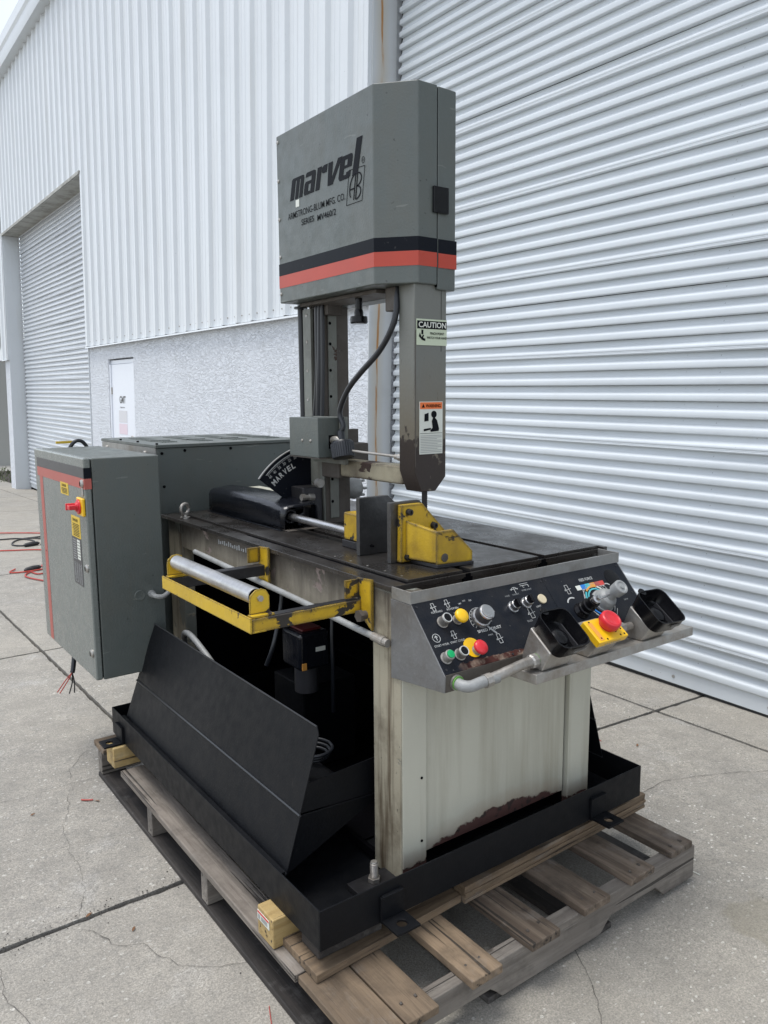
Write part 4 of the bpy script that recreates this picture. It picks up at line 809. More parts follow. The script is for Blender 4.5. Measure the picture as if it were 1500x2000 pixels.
# gloss black ram cover, lying on the rear of the table
def sect(y, xl, xr, zt): return [(xl, y, 1.003), (xl-.004+.004, y, zt-.022), (xl+.006, y, zt-.008), (xl+.020, y, zt), (xr-.016, y, zt+.006), (xr-.004, y, zt+.002), (xr, y, zt-.014), (xr, y, 1.003)]
mb = MB(); ys2 = [1.533, 1.50, 1.30, 1.10, .960, .929]; vs = []; sz = [(.447, .545, 1.093), (.446, .552, 1.098), (.446, .572, 1.100), (.447, .585, 1.096), (.448, .585, 1.084), (.450, .582, 1.080)]
for y, (a, b, z) in zip(ys2, sz): vs += sect(y, a, b, z)
n = 8; mb.add(vs, [(k*n+i, k*n+i+1, (k+1)*n+i+1, (k+1)*n+i) for k in range(len(ys2)-1) for i in range(n-1)]+[tuple(range(n))])
rc = build(mb, 'ram_cover', 'black_gloss', saw, ang=55, label='gloss black folded cover over the vise ram'); so_ = rc.modifiers.new('thickness', 'SOLIDIFY'); so_.thickness = .003
B('cover_flange', 'black_gloss', (.436, .447, .932, 1.53, 1.0027, 1.0055), parent=rc, bevel=.0008)
B('cover_plate', 'dirty_iron', (.450, .60, .90, .932, 1.0027, 1.006), parent=rc)
mb = MB(); mb.lathe((.487, .952, 1.046), (0, 1, 0), [(0, .024), (.012, .025), (.10, .025)], 26); build(mb, 'ram_cylinder', 'black_gloss', rc)
mb = MB(); mb.lathe((.487, .950, 1.046), (0, 1, 0), [(0, .018), (.002, .018)], 22); build(mb, 'cylinder_seal', 'dark_void', rc)
# lifting eye at the back of the table
mb = MB(); mb.lathe((.315, 1.46, .9942), (0, 0, 1), [(0, .019), (.006, .019), (.008, .012), (.016, .011)], 18)
vs = []; cc = V((.315, 1.46, 1.030)); mb.tube([cc+V((.020*math.cos(a), .012*math.cos(a), .020*math.sin(a))) for a in [R(k*20) for k in range(19)]], .0065, 10, 1); build(mb, 'lifting_eye', 'zinc', saw, label='steel lifting eye at the back corner of the table')

# ------------------------------------------------------------------ columns, rails, arm, blade and head
rcx0, rcx1 = .647, .752
mb = MB(); mb.py([(rcx0, .99), (rcx1, .99), (rcx1, 1.78), (rcx0, 1.78)], .98, 1.07); rcol = build(mb, 'rear_column', 'dirty_iron', saw, bevel=.003, label='grimy grey rear column')
B('column_side', 'column_grey', .6415, .6468, .9805, 1.0695, .99, 1.38, parent=rcol, bevel=.001)
B('column_strip', 'column_grey', (.665, .700, .974, .9798, 1.02, 1.74), parent=rcol, bevel=.002)
mb = MB()
for z in (1.08, 1.16, 1.24, 1.32, 1.45, 1.54, 1.63, 1.70): mb.lathe((.672, .974, z), (0, -1, 0), [(0, .0055), (.001, .0052), (.0005, .003)], 12)
build(mb, 'column_bolts', 'dark_void', rcol)
B('rail_plate', 'column_grey', (.628, .6395, 1.03, 1.082, 1.36, 1.752), parent=rcol, bevel=.001)
mb = MB()
for z in (1.44, 1.54, 1.64, 1.73): mb.lathe((.628, 1.056, z), (-1, 0, 0), [(0, .0055), (.0015, .0052), (.0005, .003)], 12)
build(mb, 'rail_bolts', 'zinc', rcol)
mb = MB(); mb.cyl((.634, 1.100, 1.36), (.634, 1.104, 1.77), .0115, 16); mb.cyl((.634, 1.104, 1.757), (.634, 1.104, 1.764), .024, 18); build(mb, 'guide_rod', 'dark_rubber', rcol)
mb = MB(); mb.tube([(.632, 1.020, 1.38), (.632, 1.000, 1.50), (.634, .998, 1.62), (.636, 1.0, 1.775)], .0085, 10); mb.tube([(.630, .995, 1.38), (.630, .985, 1.50), (.634, .982, 1.62), (.636, .98, 1.775)], .009, 10); mb.tube([(.632, .970, 1.38), (.632, .963, 1.5), (.634, .962, 1.62), (.636, .962, 1.775)], .007, 10); build(mb, 'hydraulic_hoses', 'dark_rubber', rcol)
B('rail_bracket', 'dirty_iron', (.64, .70, .935, .979, 1.725, 1.765), parent=rcol)
B('clamp_plate', 'dirty_iron', (.72, .770, .95, .979, 1.20, 1.335), parent=rcol)
# valve box on the arm
vb = B('valve_box', 'machine_grey', (.530, .612, .834, 1.022, 1.250, 1.381), bevel=.002, label='small grey box with two screws on the front')
mb = MB(); [mb.lathe((.530, y, 1.304), (-1, 0, 0), [(0, .0055), (.002, .005), (.004, .002)], 12) for y in (.935, .882)]; build(mb, 'box_screws', 'zinc', vb)
B('grimy_edge', 'dirty_iron', (.532, .612, .833, 1.02, 1.246, 1.2497), parent=vb, bevel=0)
B('box_slot', 'dark_void', (.571, .604, .8325, .8338, 1.279, 1.323), parent=vb, bevel=0)
mb = MB(); mb.tube([(.585, .845, 1.305), (.588, .81, 1.310), (.596, .785, 1.300), (.6, .775, 1.29)], .0115, 12); build(mb, 'elbow', 'zinc', vb)
B('box_flange', 'column_grey', (.6125, .626, .80, 1.0, 1.225, 1.383), parent=vb)
# lower arm
am_ = B('guide_arm', 'arm_paint', (.640, .700, .527, .900, 1.180, 1.237), bevel=.006, label='chipped cream arm between the columns')
B('arm_collar', 'dirty_iron', (.630, .757, .868, .979, 1.172, 1.290), parent=am_, bevel=.005)
# round ribbed knob where the hose ends
kc = V((.594, .785, 1.278)); kax = V((.06, .30, 1)).normalized(); mb = MB(); prof_k = [(-.030, .020), (-.028, .0355), (.020, .0375), (.027, .033), (.030, .020), (.032, .013), (.060, .0125), (.062, .009)]
mb.lathe(kc, kax, prof_k, 32); kn_ = build(mb, 'ribbed_gland', 'dark_rubber', saw, ang=35, label='black ribbed round gland at the end of the blade hose')
mb = MB(); u_ = kax.orthogonal().normalized(); w_ = kax.cross(u_)
for k in range(30):
    a = 2*math.pi*k/30; d_ = u_*math.cos(a)+w_*math.sin(a); mb.cyl(kc+kax*-.026+d_*.0357, kc+kax*.019+d_*.0373, .0022, 5)
build(mb, 'grip_ribs', 'dark_rubber', kn_)
top = kc+kax*.058
mb = MB(); mb.tube([top, (.604, .795, 1.355), (.602, .812, 1.400), (.602, .765, 1.468), (.603, .690, 1.523), (.606, .600, 1.580), (.612, .545, 1.640), (.622, .528, 1.70), (.626, .535, 1.775)], .0092, 14); build(mb, 'blade_hose', 'dark_rubber', saw, label='black hose curving up to the head')
mb = MB(); mb.cyl(kc+V((.01, -.02, -.003)), (.662, .527, 1.262), .0042, 10); mb.cyl((.650, .575, 1.2625), (.662, .527, 1.262), .0085, 6); mb.cyl((.652, .56, 1.2623), (.66, .535, 1.262), .011, 10); build(mb, 'coolant_tube', 'zinc', saw)
# front column: hollow guide beam with a chamfered foot
mb = MB(); zc0 = 1.195; 
vsA = [(.630, 1.79), (.630, 1.225), (.656, 1.163), (.712, 1.163), (.752, 1.205), (.752, 1.79)]
mb.py(vsA, .452, .527); m = M('front_column_paint', (.145, .15, .135), .48)
zz = m.xyz(2); m.mix(m.rng(m.noise(3, 4), .4, .7, 0, .3), (.13, .135, .12)); low = m.math('ADD', m.rng(zz, 1.60, 1.29, 0, 1.1), m.math('MULTIPLY', m.math('SUBTRACT', m.noise(9, 6, .65, m.mp((1, 1, .5))), .5), .9))
m.mix(m.rng(low, .1, .9, 0, .75), (.15, .125, .085)); m.mix(m.rng(m.math('ADD', low, m.math('MULTIPLY', m.math('SUBTRACT', m.noise(45, 3), .5), .5)), .95, 1.0), (.028, .019, .015)); m.mix(m.math('MULTIPLY', m.rng(m.noise(38, 4, .6, m.mp((2.5, 2.5, .5))), .66, .7), m.rng(zz, 1.7, 1.4, 0, .8)), (.035, .022, .017))
m.rough(m.rng(low, .3, 1., .42, .55)); e_ = m.edge(.004); m.mix(m.math('MULTIPLY', m.math('MULTIPLY', e_, m.rng(m.noise(20, 4), .42, .5)), m.rng(zz, 1.75, 1.6)), (.03, .02, .015)); m.bump(m.noise(90, 4), .0007); m.bump(low, .001); MT['front_column_paint'] = m.end()
fcol = build(mb, 'front_column', 'front_column_paint', saw, bevel=.003, label='grey blade column, dark and worn bare at its foot')
B('column_seam', 'dark_void', (.7305, .7315, .4512, .4518, 1.58, 1.765), parent=fcol, bevel=0)
B('column_joint', 'dirty_iron', (.6318, .6338, .4508, .4518, 1.24, 1.64), parent=fcol, bevel=0)
# caution sticker
cs = B('caution_sticker', 'sticker_green', (.6365, .7515, .4500, .4514, 1.597, 1.672), parent=fcol, bevel=0, label='CAUTION pinch point sticker, torn at one corner')
B('sticker_band', 'black_print', (.6385, .7505, .4494, .4499, 1.644, 1.667), parent=fcol, bevel=0)
text('CAUTION', (.643, .4490, 1.6475), (1, 0, 0), (0, 0, 1), .104, .0165, 'sticker_white', fcol, bold=.02)
t1 = text('PINCH POINT', (.687, .4496, 1.6275), (1, 0, 0), (0, 0, 1), .053, .0075, 'black_print', fcol, bold=.02); text('WATCH YOUR HAND', (.674, .4496, 1.6155), (1, 0, 0), (0, 0, 1), .077, .0070, 'black_print', fcol, bold=.02)
mb = MB(); mb.py([(.644, 1.622), (.656, 1.612), (.668, 1.609), (.669, 1.615), (.660, 1.618), (.664, 1.625), (.660, 1.627), (.655, 1.619), (.648, 1.632)], .4490, .4496); mb.py([(.654, 1.628), (.661, 1.628), (.661, 1.641), (.654, 1.641)], .4490, .4496); build(mb, 'hand_symbol', 'black_print', fcol, smooth=False)
# warning sticker
B('warning_sticker', 'sticker_white', (.6470, .7365, .4500, .4514, 1.277, 1.433), parent=fcol, bevel=0, label='orange and white WARNING sticker')
B('sticker_band', 'sticker_orange', (.6490, .7345, .4494, .4499, 1.411, 1.431), parent=fcol, bevel=0)
text('WARNING', (.670, .4490, 1.4155), (1, 0, 0), (0, 0, 1), .058, .0100, 'black_print', fcol, bold=.02)
mb = MB(); mb.py([(.655, 1.4155), (.667, 1.4155), (.661, 1.4265)], .4488, .4493)
mb.lathe((.702, .4494, 1.395), (0, -1, 0), [(0, .0105), (.0006, .0105)], 18); mb.py([(.6985, 1.385), (.7055, 1.385), (.714, 1.377), (.722, 1.352), (.720, 1.345), (.690, 1.343), (.688, 1.348), (.697, 1.355), (.694, 1.375)], .4488, .4494); mb.py([(.665, 1.374), (.681, 1.376), (.681, 1.400), (.666, 1.396)], .4488, .4494)
mb.py([(.663, 1.345), (.690, 1.350), (.690, 1.355), (.663, 1.352)], .4488, .4494); mb.box(.649, .7345, .4490, .4494, 1.3385, 1.3395)
build(mb, 'operator_symbol', 'black_print', fcol, smooth=False)
mb = MB()
for k in range(11): z = 1.331-.0049*k; mb.box(.6505, .7325-random.uniform(0, .02)*(k % 3 == 2), .4491, .4495, z, z+.0016)
build(mb, 'fine_print', 'dim_print', fcol, smooth=False, kind='stuff')
# blade with teeth
mb = MB(); y0, y1 = .468, .492; vs = [(.6915, y1, 1.003), (.6915, y1, 1.18)]; zz_ = 1.18; pts = [(y1, 1.003), (y1, 1.18)]
while zz_ > 1.006: pts += [(y0, zz_), (y0-.0035, zz_-.0055), (y0, zz_-.0060)]; zz_ -= .0061
mb.px(pts, .6895, .6908); build(mb, 'saw_blade', 'dark_steel', saw, smooth=False, label='toothed saw blade')
# angle quadrant
mb = MB(); qc = V((.668, 0, .985)); r0_, r1_ = .13, .297; a0_, a1_ = 142, 90; n = 26; ring_ = [(qc.x+r1_*math.cos(R(a0_+(a1_-a0_)*k/n)), qc.z+r1_*math.sin(R(a0_+(a1_-a0_)*k/n))) for k in range(n+1)]+[(qc.x+r0_*math.cos(R(a1_+(a0_-a1_)*k/n)), qc.z+r0_*math.sin(R(a1_+(a0_-a1_)*k/n))) for k in range(n+1)]
mb.py(ring_, 1.072, 1.080); qd = build(mb, 'angle_quadrant', 'stripe_black', saw, bevel=.0008, label='black quadrant scale lettered MARVEL')
qp = []
def rot_text(s, ang, rad, w, h, mt='white_print', bold=.0):
    a = R(ang); d = V((math.cos(a), 0, math.sin(a))); rg_ = V((math.sin(a), 0, -math.cos(a))); o_ = V((qc.x, 1.0716, qc.z))+d*rad-rg_*(w/2); qp.append(text(s, o_, rg_, d, w, h, mt, qd, bold=bold))
for k, s in enumerate(('45', '40', '35', '30', '25', '20', '15', '10', '5', '0')): rot_text(s, 135.5-k*5.1, .262, .0115, .0095)
for k, s in enumerate('MARVEL'): rot_text(s, 136.5-k*4.5, .232, .0165 if s == 'M' else .0140, .0205, bold=.03)
mb = MB()
for k in range(46):
    a = R(136-k*1.02); r_ = .276 if k % 5 else .273; d = V((math.cos(a), 0, math.sin(a))); t = V((d.z, 0, -d.x))*.0005; A = V((qc.x, 1.0708, qc.z))
    mb.prism([A+d*r_-t, A+d*r_+t, A+d*.283+t, A+d*.283-t], (0, 0, 0), (0, .001, 0))
for k in range(20):
    a = R(137-k*2.4); b_ = R(137-(k+1)*2.4); A = V((qc.x, 1.0708, qc.z)); d = V((math.cos(a), 0, math.sin(a))); e = V((math.cos(b_), 0, math.sin(b_))); mb.prism([A+d*.283, A+e*.283, A+e*.2845, A+d*.2845], (0, 0, 0), (0, .001, 0))
build(mb, 'scale_marks', 'white_print', qd, smooth=False); join_meshes(qp, 'lettering')
mb = MB(); mb.py([(qc.x+(r1_+.001)*math.cos(R(142-k*2)), qc.z+(r1_+.001)*math.sin(R(142-k*2))) for k in range(27)]+[(qc.x+(r1_-.002)*math.cos(R(90+k*2)), qc.z+(r1_-.002)*math.sin(R(90+k*2))) for k in range(27)], 1.0715, 1.0805); build(mb, 'bright_rim', 'trim_steel', qd)
# pieces behind: trunnion, fittings, swing motor, cream casting
B('trunnion', 'dark_steel', (.56, .64, .99, 1.09, 1.003, 1.135), bevel=.004, label='dark trunnion block beside the rear column')
mb = MB(); mb.lathe((.60, .985, 1.10), (-1, 0, .05), [(0, .013), (.02, .013), (.021, .009), (.035, .009), (.036, .012), (.05, .012)], 8); mb.lathe((.60, .985, 1.07), (-1, 0, .2), [(0, .011), (.02, .011), (.021, .008), (.04, .008)], 8); mb.lathe((.615, .98, 1.15), (0, -1, 0), [(0, .016), (.02, .016)], 12); build(mb, 'hydraulic_fittings', 'zinc', saw, ang=20)
mb = MB(); mb.tube([(.555, .985, 1.07), (.53, 1.0, 1.06), (.52, 1.03, 1.03), (.53, 1.06, 1.0)], .007, 8); mb.tube([(.56, .99, 1.045), (.54, 1.0, 1.03), (.55, 1.0, 1.005)], .006, 8); build(mb, 'short_hoses', 'dark_rubber', saw)
mb = MB(); mb.lathe((.76, 1.03, 1.115), (1, -.1, 0), [(0, .036), (.03, .042), (.05, .042), (.052, .036), (.06, .034), (.062, .028)], 12); [mb.lathe(V((.815, 1.025, 1.115))+V((0, .030*math.cos(R(a)), .030*math.sin(R(a)))), (1, -.1, 0), [(0, .0055), (.018, .005)], 8) for a in range(0, 360, 60)]; build(mb, 'swing_motor', 'cast_grey', saw, ang=30, label='cast grey motor behind the rear column')
B('rear_casting', 'front_sheet', (.572, .635, 1.16, 1.46, 1.086, 1.096), (.585, .63, 1.2, 1.44, 1.003, 1.086), bevel=.002)

# head
hd_pts = [(.549, 1.099), (.549, .537), (.635, .440), (.7055, .440), (.7055, 1.099)]
mb = MB(); mb.pz(hd_pts, 1.770, 2.317); hd = build(mb, 'blade_head', 'machine_grey', saw, bevel=.004, seg=3, label='tall grey blade wheel housing with black and red stripes')
mb = MB(); mb.pz([(.7075, .440), (.778, .443), (.778, 1.099), (.7075, 1.099)], 1.757, 2.315); build(mb, 'rear_cover', 'machine_grey', hd, bevel=.004)
B('seam', 'dark_void', (.7053, .7077, .4425, 1.09, 1.765, 2.311), parent=hd, bevel=0)
def wrap(z0, z1, mt, nm):
    mb = MB(); e = .0009; P_ = [(.549, 1.0985), (.549, .537), (.635, .440), (.7035, .440)]; Q_ = [(.549-e, 1.0985), (.549-e, .5366), (.6347, .440-e), (.7035, .440-e)]
    mb.pz(P_+Q_[::-1], z0, z1); build(mb, nm, mt, hd, smooth=False); mb = MB(); mb.box(.7095, .7785, .4385, .442, z0-.001, z1-.001); build(mb, nm, mt, hd, smooth=False)
wrap(1.861, 1.900, 'stripe_black', 'black_stripe'); wrap(1.820, 1.8605, 'stripe_red', 'red_stripe')
B('latch_cover', 'black_plastic', (.686, .743, .432, .4395, 1.970, 2.043), parent=hd, bevel=.002)
for z in (2.295, 2.171, 2.046, 1.923, 1.800):
    mb = MB(); mb.lathe((.549, 1.088, z), (-1, 0, 0), [(0, .0062), (.002, .006), (.004, .0035), (.0045, .001)], 12); build(mb, 'head_screw', 'zinc', hd)
def htext(s, y, z, w, h, **k): return text(s, (.5484, y, z), (0, -1, 0), (0, 0, 1), w, h, 'black_print', hd, **k)

mb = MB(); ux, uz, shr = .0655, .066, .30
def lpoly(ox, pts): mb.prism([V((.5484, 1.012-(ox+x)*ux*1.11-z*uz*.27, 2.092+z*uz)) for x, z in pts], (0, 0, 0), (-.0005, 0, 0))
def lrect(ox, x0, x1, z0, z1): lpoly(ox, [(x0, z0), (x1, z0), (x1, z1), (x0, z1)])
o_ = 0.      # m
lpoly(o_, [(0, 0), (.33, 0), (.33, 1), (.08, 1), (0, .93)]); lrect(o_, .44, .44+.26, 0, .86); lpoly(o_, [(.44, .86), (1.08, .86), (1.02, .98), (.9, 1), (.33, 1), (.33, .86)]); lpoly(o_, [(.80, 0), (1.08, 0), (1.08, .86), (.80, .86)])
o_ = 1.20    # a
lpoly(o_, [(.03, .80), (.88, .80), (.82, .96), (.7, 1), (.10, 1), (.03, .94)]); lrect(o_, .55, .88, 0, .80); lpoly(o_, [(.0, .10), (.08, 0), (.33, 0), (.33, .60), (.08, .60), (0, .5)]); lrect(o_, .33, .55, .46, .60); lrect(o_, .33, .505, .0, .14)
o_ = 2.20    # r
lrect(o_, 0, .33, 0, 1); lpoly(o_, [(.37, .74), (.37, .92), (.52, 1.0), (.78, 1.0), (.78, .66), (.48, .66)])
o_ = 3.06    # v
lpoly(o_, [(0, 1), (.34, 1), (.40, .34), (.44, .34), (.74, 1.04), (1.06, 1.04), (.52, 0), (.14, 0)])
o_ = 4.02    # e
lpoly(o_, [(0, .12), (.12, 0), (.34, 0), (.34, 1), (.14, 1), (0, .86)]); lpoly(o_, [(.34, .82), (.90, .82), (.86, .96), (.76, 1), (.34, 1)]); lrect(o_, .56, .90, .46, .82); lrect(o_, .34, .56, .46, .58); lpoly(o_, [(.34, 0), (.80, 0), (.88, .08), (.88, .28), (.56, .28), (.56, .18), (.34, .18)])
o_ = 5.06    # l
lrect(o_, 0, .40, 0, 1.52)
build(mb, 'marvel_lettering', 'black_print', hd, smooth=False)
htext('ARMSTRONG-BLUM MFG. CO.', 1.028, 2.034, .345, .0205, bold=.002); htext('SERIES', .941, 2.003, .078, .019, bold=.008); htext('MV460/2', .842, 2.000, .108, .019, bold=.008)
mb = MB()
def hb(y0, z0, y1, z1, w): 
    a, b = V((0, y0, z0)), V((0, y1, z1)); d = (b-a).normalized(); n_ = V((0, -d.z, d.y))*w/2; mb.prism([V((.5483, 0, 0))+p for p in (a-n_, b-n_, b+n_, a+n_)], (0, 0, 0), (-.0005, 0, 0))
def L4(y, z): return (y, z)
qd_ = [(.676, 2.015), (.594, 2.015), (.578, 2.108), (.660, 2.112)]
for k in range(4): hb(*qd_[k], *qd_[(k+1) % 4], .0016)
cy_, cz_ = .627, 2.060
for k in range(20):
    a, b_ = R(90+k*9), R(90+(k+1)*9); hb(cy_+.003+.030*math.cos(a)*-1, cz_+.036*math.sin(a), cy_+.003+.030*math.cos(b_)*-1, cz_+.036*math.sin(b_), .0045) if False else None
sh_k = .22
def ab(y, z): return (cy_-y-z*sh_k*.8, cz_+z)     # emblem coordinates: y to the right, z up, slanted
def seg_(p, q, w=.0042): hb(*ab(*p), *ab(*q), w)
arcA = [(-.004-.026*math.sin(R(t)), .036*math.cos(R(t))) for t in range(0, 181, 15)]
for k in range(9): seg_(arcA[k], arcA[k+1])
seg_((-.004, .036), (-.004, -.036)); seg_((-.027, -.004), (-.004, -.004))
arcB = [(.006+.022*math.sin(R(t)), .018+.018*math.cos(R(t))) for t in range(0, 181, 20)]; arcC = [(.006+.024*math.sin(R(t)), -.018+.018*math.cos(R(t))) for t in range(0, 181, 20)]
for A_ in (arcB, arcC):
    for k in range(len(A_)-1): seg_(A_[k], A_[k+1])
seg_((.006, .036), (.006, -.036)); 
for k in range(12):
    a, b_ = R(k*30), R(k*30+30); hb(.586+.007*math.cos(a), 2.125+.009*math.sin(a), .586+.007*math.cos(b_), 2.125+.009*math.sin(b_), .0012)
build(mb, 'emblem', 'black_print', hd, smooth=False); htext('R', .589, 2.121, .006, .008)
B('pale_tag', 'sticker_white', (.5478, .5487, .953, .975, 2.066, 2.088), parent=hd, bevel=0)
# underside parts
B('head_bracket', 'dirty_iron', (.60, .70, .60, 1.05, 1.757, 1.769), bevel=.002); 
mb = MB(); mb.cyl((.63, .735, 1.72), (.63, .735, 1.768), .0115, 14); mb.lathe((.63, .735, 1.722), (0, 0, -1), [(0, .0125), (.010, .0145), (.02, .0145), (.022, .027), (.040, .028), (.044, .025)], 22); build(mb, 'adjusting_knob', 'black_plastic', saw, label='black adjusting knob under the head')
B('hose_bracket', 'dirty_iron', (.615, .640, .527, .575, 1.70, 1.77), bevel=.004)

# ------------------------------------------------------------------ rear enclosure and electrical cabinet
re_ = B('rear_enclosure', 'machine_grey', .2855, .955, 1.645, 2.33, .30, 1.2525, bevel=.003, label='large grey rear enclosure behind the table')
B('enclosure_lid', 'machine_grey', .279, .960, 1.639, 2.34, 1.2535, 1.2665, parent=re_, bevel=.002)
B('side_strip', 'trim_steel', (.2795, .2853, 1.648, 2.33, 1.205, 1.2530), (.279, .2853, 1.70, 1.712, .98, 1.2530), parent=re_, bevel=.001)
mb = MB()
for x in (.36, .52, .68, .84):
    for q in range(6): mb.box(x+.012*q, x+.012*q+.004, 1.78, 2.2, 1.2666, 1.2695)
    mb.box(x-.006, x+.08, 1.90, 1.96, 1.2668, 1.271)
build(mb, 'lid_louvres', 'machine_grey', re_, smooth=False)
mb = MB()
for x, z in ((.305, 1.232), (.308, 1.10), (.40, 1.24), (.60, 1.24)): mb.lathe((x, 1.6445, z), (0, -1, 0), [(0, .006), (.003, .0055), (.004, .003)], 10)
for y in (1.66, 1.88, 2.1): mb.lathe((.292, y, 1.2666), (0, 0, 1), [(0, .006), (.006, .005)], 8)
build(mb, 'enclosure_screws', 'dark_void', re_)
mb = MB(); [mb.lathe((.2795, y, 1.228), (-1, 0, 0), [(0, .011), (.007, .010), (.009, .006)], 12) for y in (1.76, 2.25)]; build(mb, 'side_bolts', 'zinc', re_)
# cabinet leans a touch, as hung
cb = B('electrical_cabinet', 'machine_grey', -.058, .176, 1.331, 2.022, .474, 1.250, bevel=.005, label='grey electrical cabinet hung at the back left')
dr = B('cabinet_door', 'door_grey_skylit', -.084, -.0605, 1.329, 2.024, .476, 1.252, parent=cb, bevel=.006)
B('door_gasket', 'dark_void', (-.0605, -.058, 1.338, 2.015, .483, 1.243), parent=cb, bevel=0)
dx = -.0848
def decal(nm, mt, y0, y1, z0, z1, d=0, wrapfront=False, lab=None):
    mb = MB(); mb.box(dx-d, -.0838, y0, y1, z0, z1)
    if wrapfront: mb.box(-.0835, -.0615, 1.3276, 1.3288, z0, z1)
    return build(mb, nm, mt, cb, smooth=False, label=lab)
decal('black_stripe', 'plate_grey', 1.3345, 1.985, 1.183, 1.219); mb = MB(); mb.box(-.0846, -.0610, 1.3279, 1.3345, 1.183, 1.219); build(mb, 'black_stripe', 'stripe_black', cb, smooth=False)
decal('red_stripe', 'stripe_faded_red', 1.3345, 1.985, 1.147, 1.1825); mb = MB(); mb.box(-.0846, -.0610, 1.3279, 1.3345, 1.147, 1.1825); build(mb, 'red_stripe', 'stripe_faded_red', cb, smooth=False)
decal('red_stripe', 'stripe_faded_red', 1.905, 1.950, .482, 1.1465)
decal('danger_label', 'sticker_yellow', 1.535, 1.640, 1.106, 1.150, .0002, lab='small yellow DANGER label')
decal('hazard_label', 'sticker_yellow', 1.412, 1.520, .965, 1.040, .0002, lab='yellow hazard label')
decal('rating_plate', 'plate_grey', 1.413, 1.525, .795, .9645, .0002, lab='dark rating plate')
def dtext(s, y, z, w, h, mt='black_print', **k): return text(s, (dx-.0006, y, z), (0, -1, 0), (0, 0, 1), w, h, mt, cb, **k)
dtext('DANGER', 1.615, 1.135, .055, .009, bold=.02); dtext('DANGER', 1.500, 1.022, .065, .010, bold=.02)
mb = MB()
for k in range(4): mb.box(dx-.0008, dx-.0003, 1.55, 1.625-random.uniform(0, .012), 1.112+.005*k, 1.1142+.005*k)
for k in range(8): mb.box(dx-.0008, dx-.0003, 1.425, 1.508-random.uniform(0, .01), .971+.0058*k, .9732+.0058*k)
mb.cur = 1
for k in range(9): mb.box(dx-.0008, dx-.0003, 1.475, 1.515, .885+.0085*k, .8875+.0085*k)
for k in range(14):
    for q in (1.43, 1.455, 1.48, 1.505): mb.box(dx-.0008, dx-.0003, q-.008, q+.008-random.uniform(0, .008), .802+.0052*k, .8040+.0052*k)
mb.cur = 2
for k in range(7): mb.box(dx-.0010, dx-.0005, 1.425, 1.462, .888+.0105*k, .8955+.0105*k)
build(mb, 'fine_print', ['black_print', 'dim_print', 'sticker_white'], cb, smooth=False, kind='stuff')
mb = MB(); mb.box(-.095, -.0842, 1.320+.012, 1.404, 1.054, 1.116); sw = build(mb, 'rotary_switch', 'yellow_plastic', cb, bevel=.004, label='red and yellow main switch')
mb = MB(); mb.lathe((-.095, 1.372, 1.085), (-1, 0, 0), [(0, .026), (.006, .025), (.007, .016), (.014, .015)], 22); mb.box(-.132, -.108, 1.352, 1.392, 1.078, 1.093); mb.box(-.134, -.105, 1.386, 1.396, 1.074, 1.097); build(mb, 'switch_handle', 'red_plastic', cb, bevel=.002)
for y, z in ((1.350, 1.165), (1.352, .873), (1.356, .570)):
    mb = MB(); mb.lathe((-.084, y, z), (-1, 0, 0), [(0, .0145), (.004, .0145), (.007, .0115), (.009, .006)], 16); lt = build(mb, 'door_latch', 'zinc', cb); 
    mb = MB(); mb.box(-.0945, -.0925, y-.0015, y+.0015, z-.008, z+.008); mb.lathe((-.0925, y, z), (-1, 0, 0), [(0, .004), (.0018, .004)], 10); build(mb, 'latch_slot', 'dark_void', cb)
mb = MB(); mb.box(-.0866, -.0842, 1.345, 1.362, 1.124, 1.150); build(mb, 'hasp', 'zinc', cb, bevel=.001)
mb = MB(); mb.lathe((-.084, 1.93, .846), (-1, 0, 0), [(0, .005), (.001, .004)], 10); build(mb, 'door_hole', 'dark_void', cb)
mb = MB(); mb.lathe((.083, 1.331, .756), (0, -1, 0), [(0, .0195), (.0018, .0195), (.0028, .0175), (.0022, .014)], 26); build(mb, 'blanking_plug', 'machine_grey', cb)
mb = MB(); mb.lathe((.124, 1.331, .757), (0, -1, 0), [(0, .0125), (.016, .0125), (.0165, .0095)], 12); mb.tube([(.124, 1.318, .757), (.128, 1.298, .753), (.150, 1.29, .750), (.176, 1.30, .760), (.195, 1.31, .785), (.203, 1.32, .82), (.208, 1.33, .86)], .0085, 10); build(mb, 'cabinet_elbow', 'cast_grey', saw, ang=30, label='grey conduit leaving the cabinet side')
B('cabinet_hanger', 'machine_grey', (.177, .2785, 1.70, 1.74, .6, .64), (.177, .2785, 1.70, 1.74, 1.1, 1.14), parent=cb)
# cut supply cable with bare wire ends
mb = MB(); mb.tube([(-.03, 1.82, .53), (-.03, 1.815, .47), (-.037, 1.80, .43), (-.048, 1.785, .385), (-.054, 1.78, .37)], .0095, 10); pc = build(mb, 'supply_cable', 'dark_rubber', saw, label='cut black supply cable hanging from the cabinet')
mb = MB(); e0 = V((-.054, 1.78, .372)); mb.tube([e0, e0+V((-.02, -.005, -.03)), e0+V((-.055, -.012, -.072))], .0020, 6); mb.tube([e0, e0+V((-.026, .006, -.03)), e0+V((-.062, -.006, -.067))], .0020, 6); build(mb, 'red_wires', 'copper_red', pc)
mb = MB(); mb.tube([e0, e0+V((-.002, 0, -.04)), e0+V((-.016, 0, -.085))], .0024, 6); mb.tube([e0, e0+V((.006, 0, -.04)), e0+V((.004, 0, -.085))], .0024, 6); build(mb, 'black_wires', 'cable_black', pc)
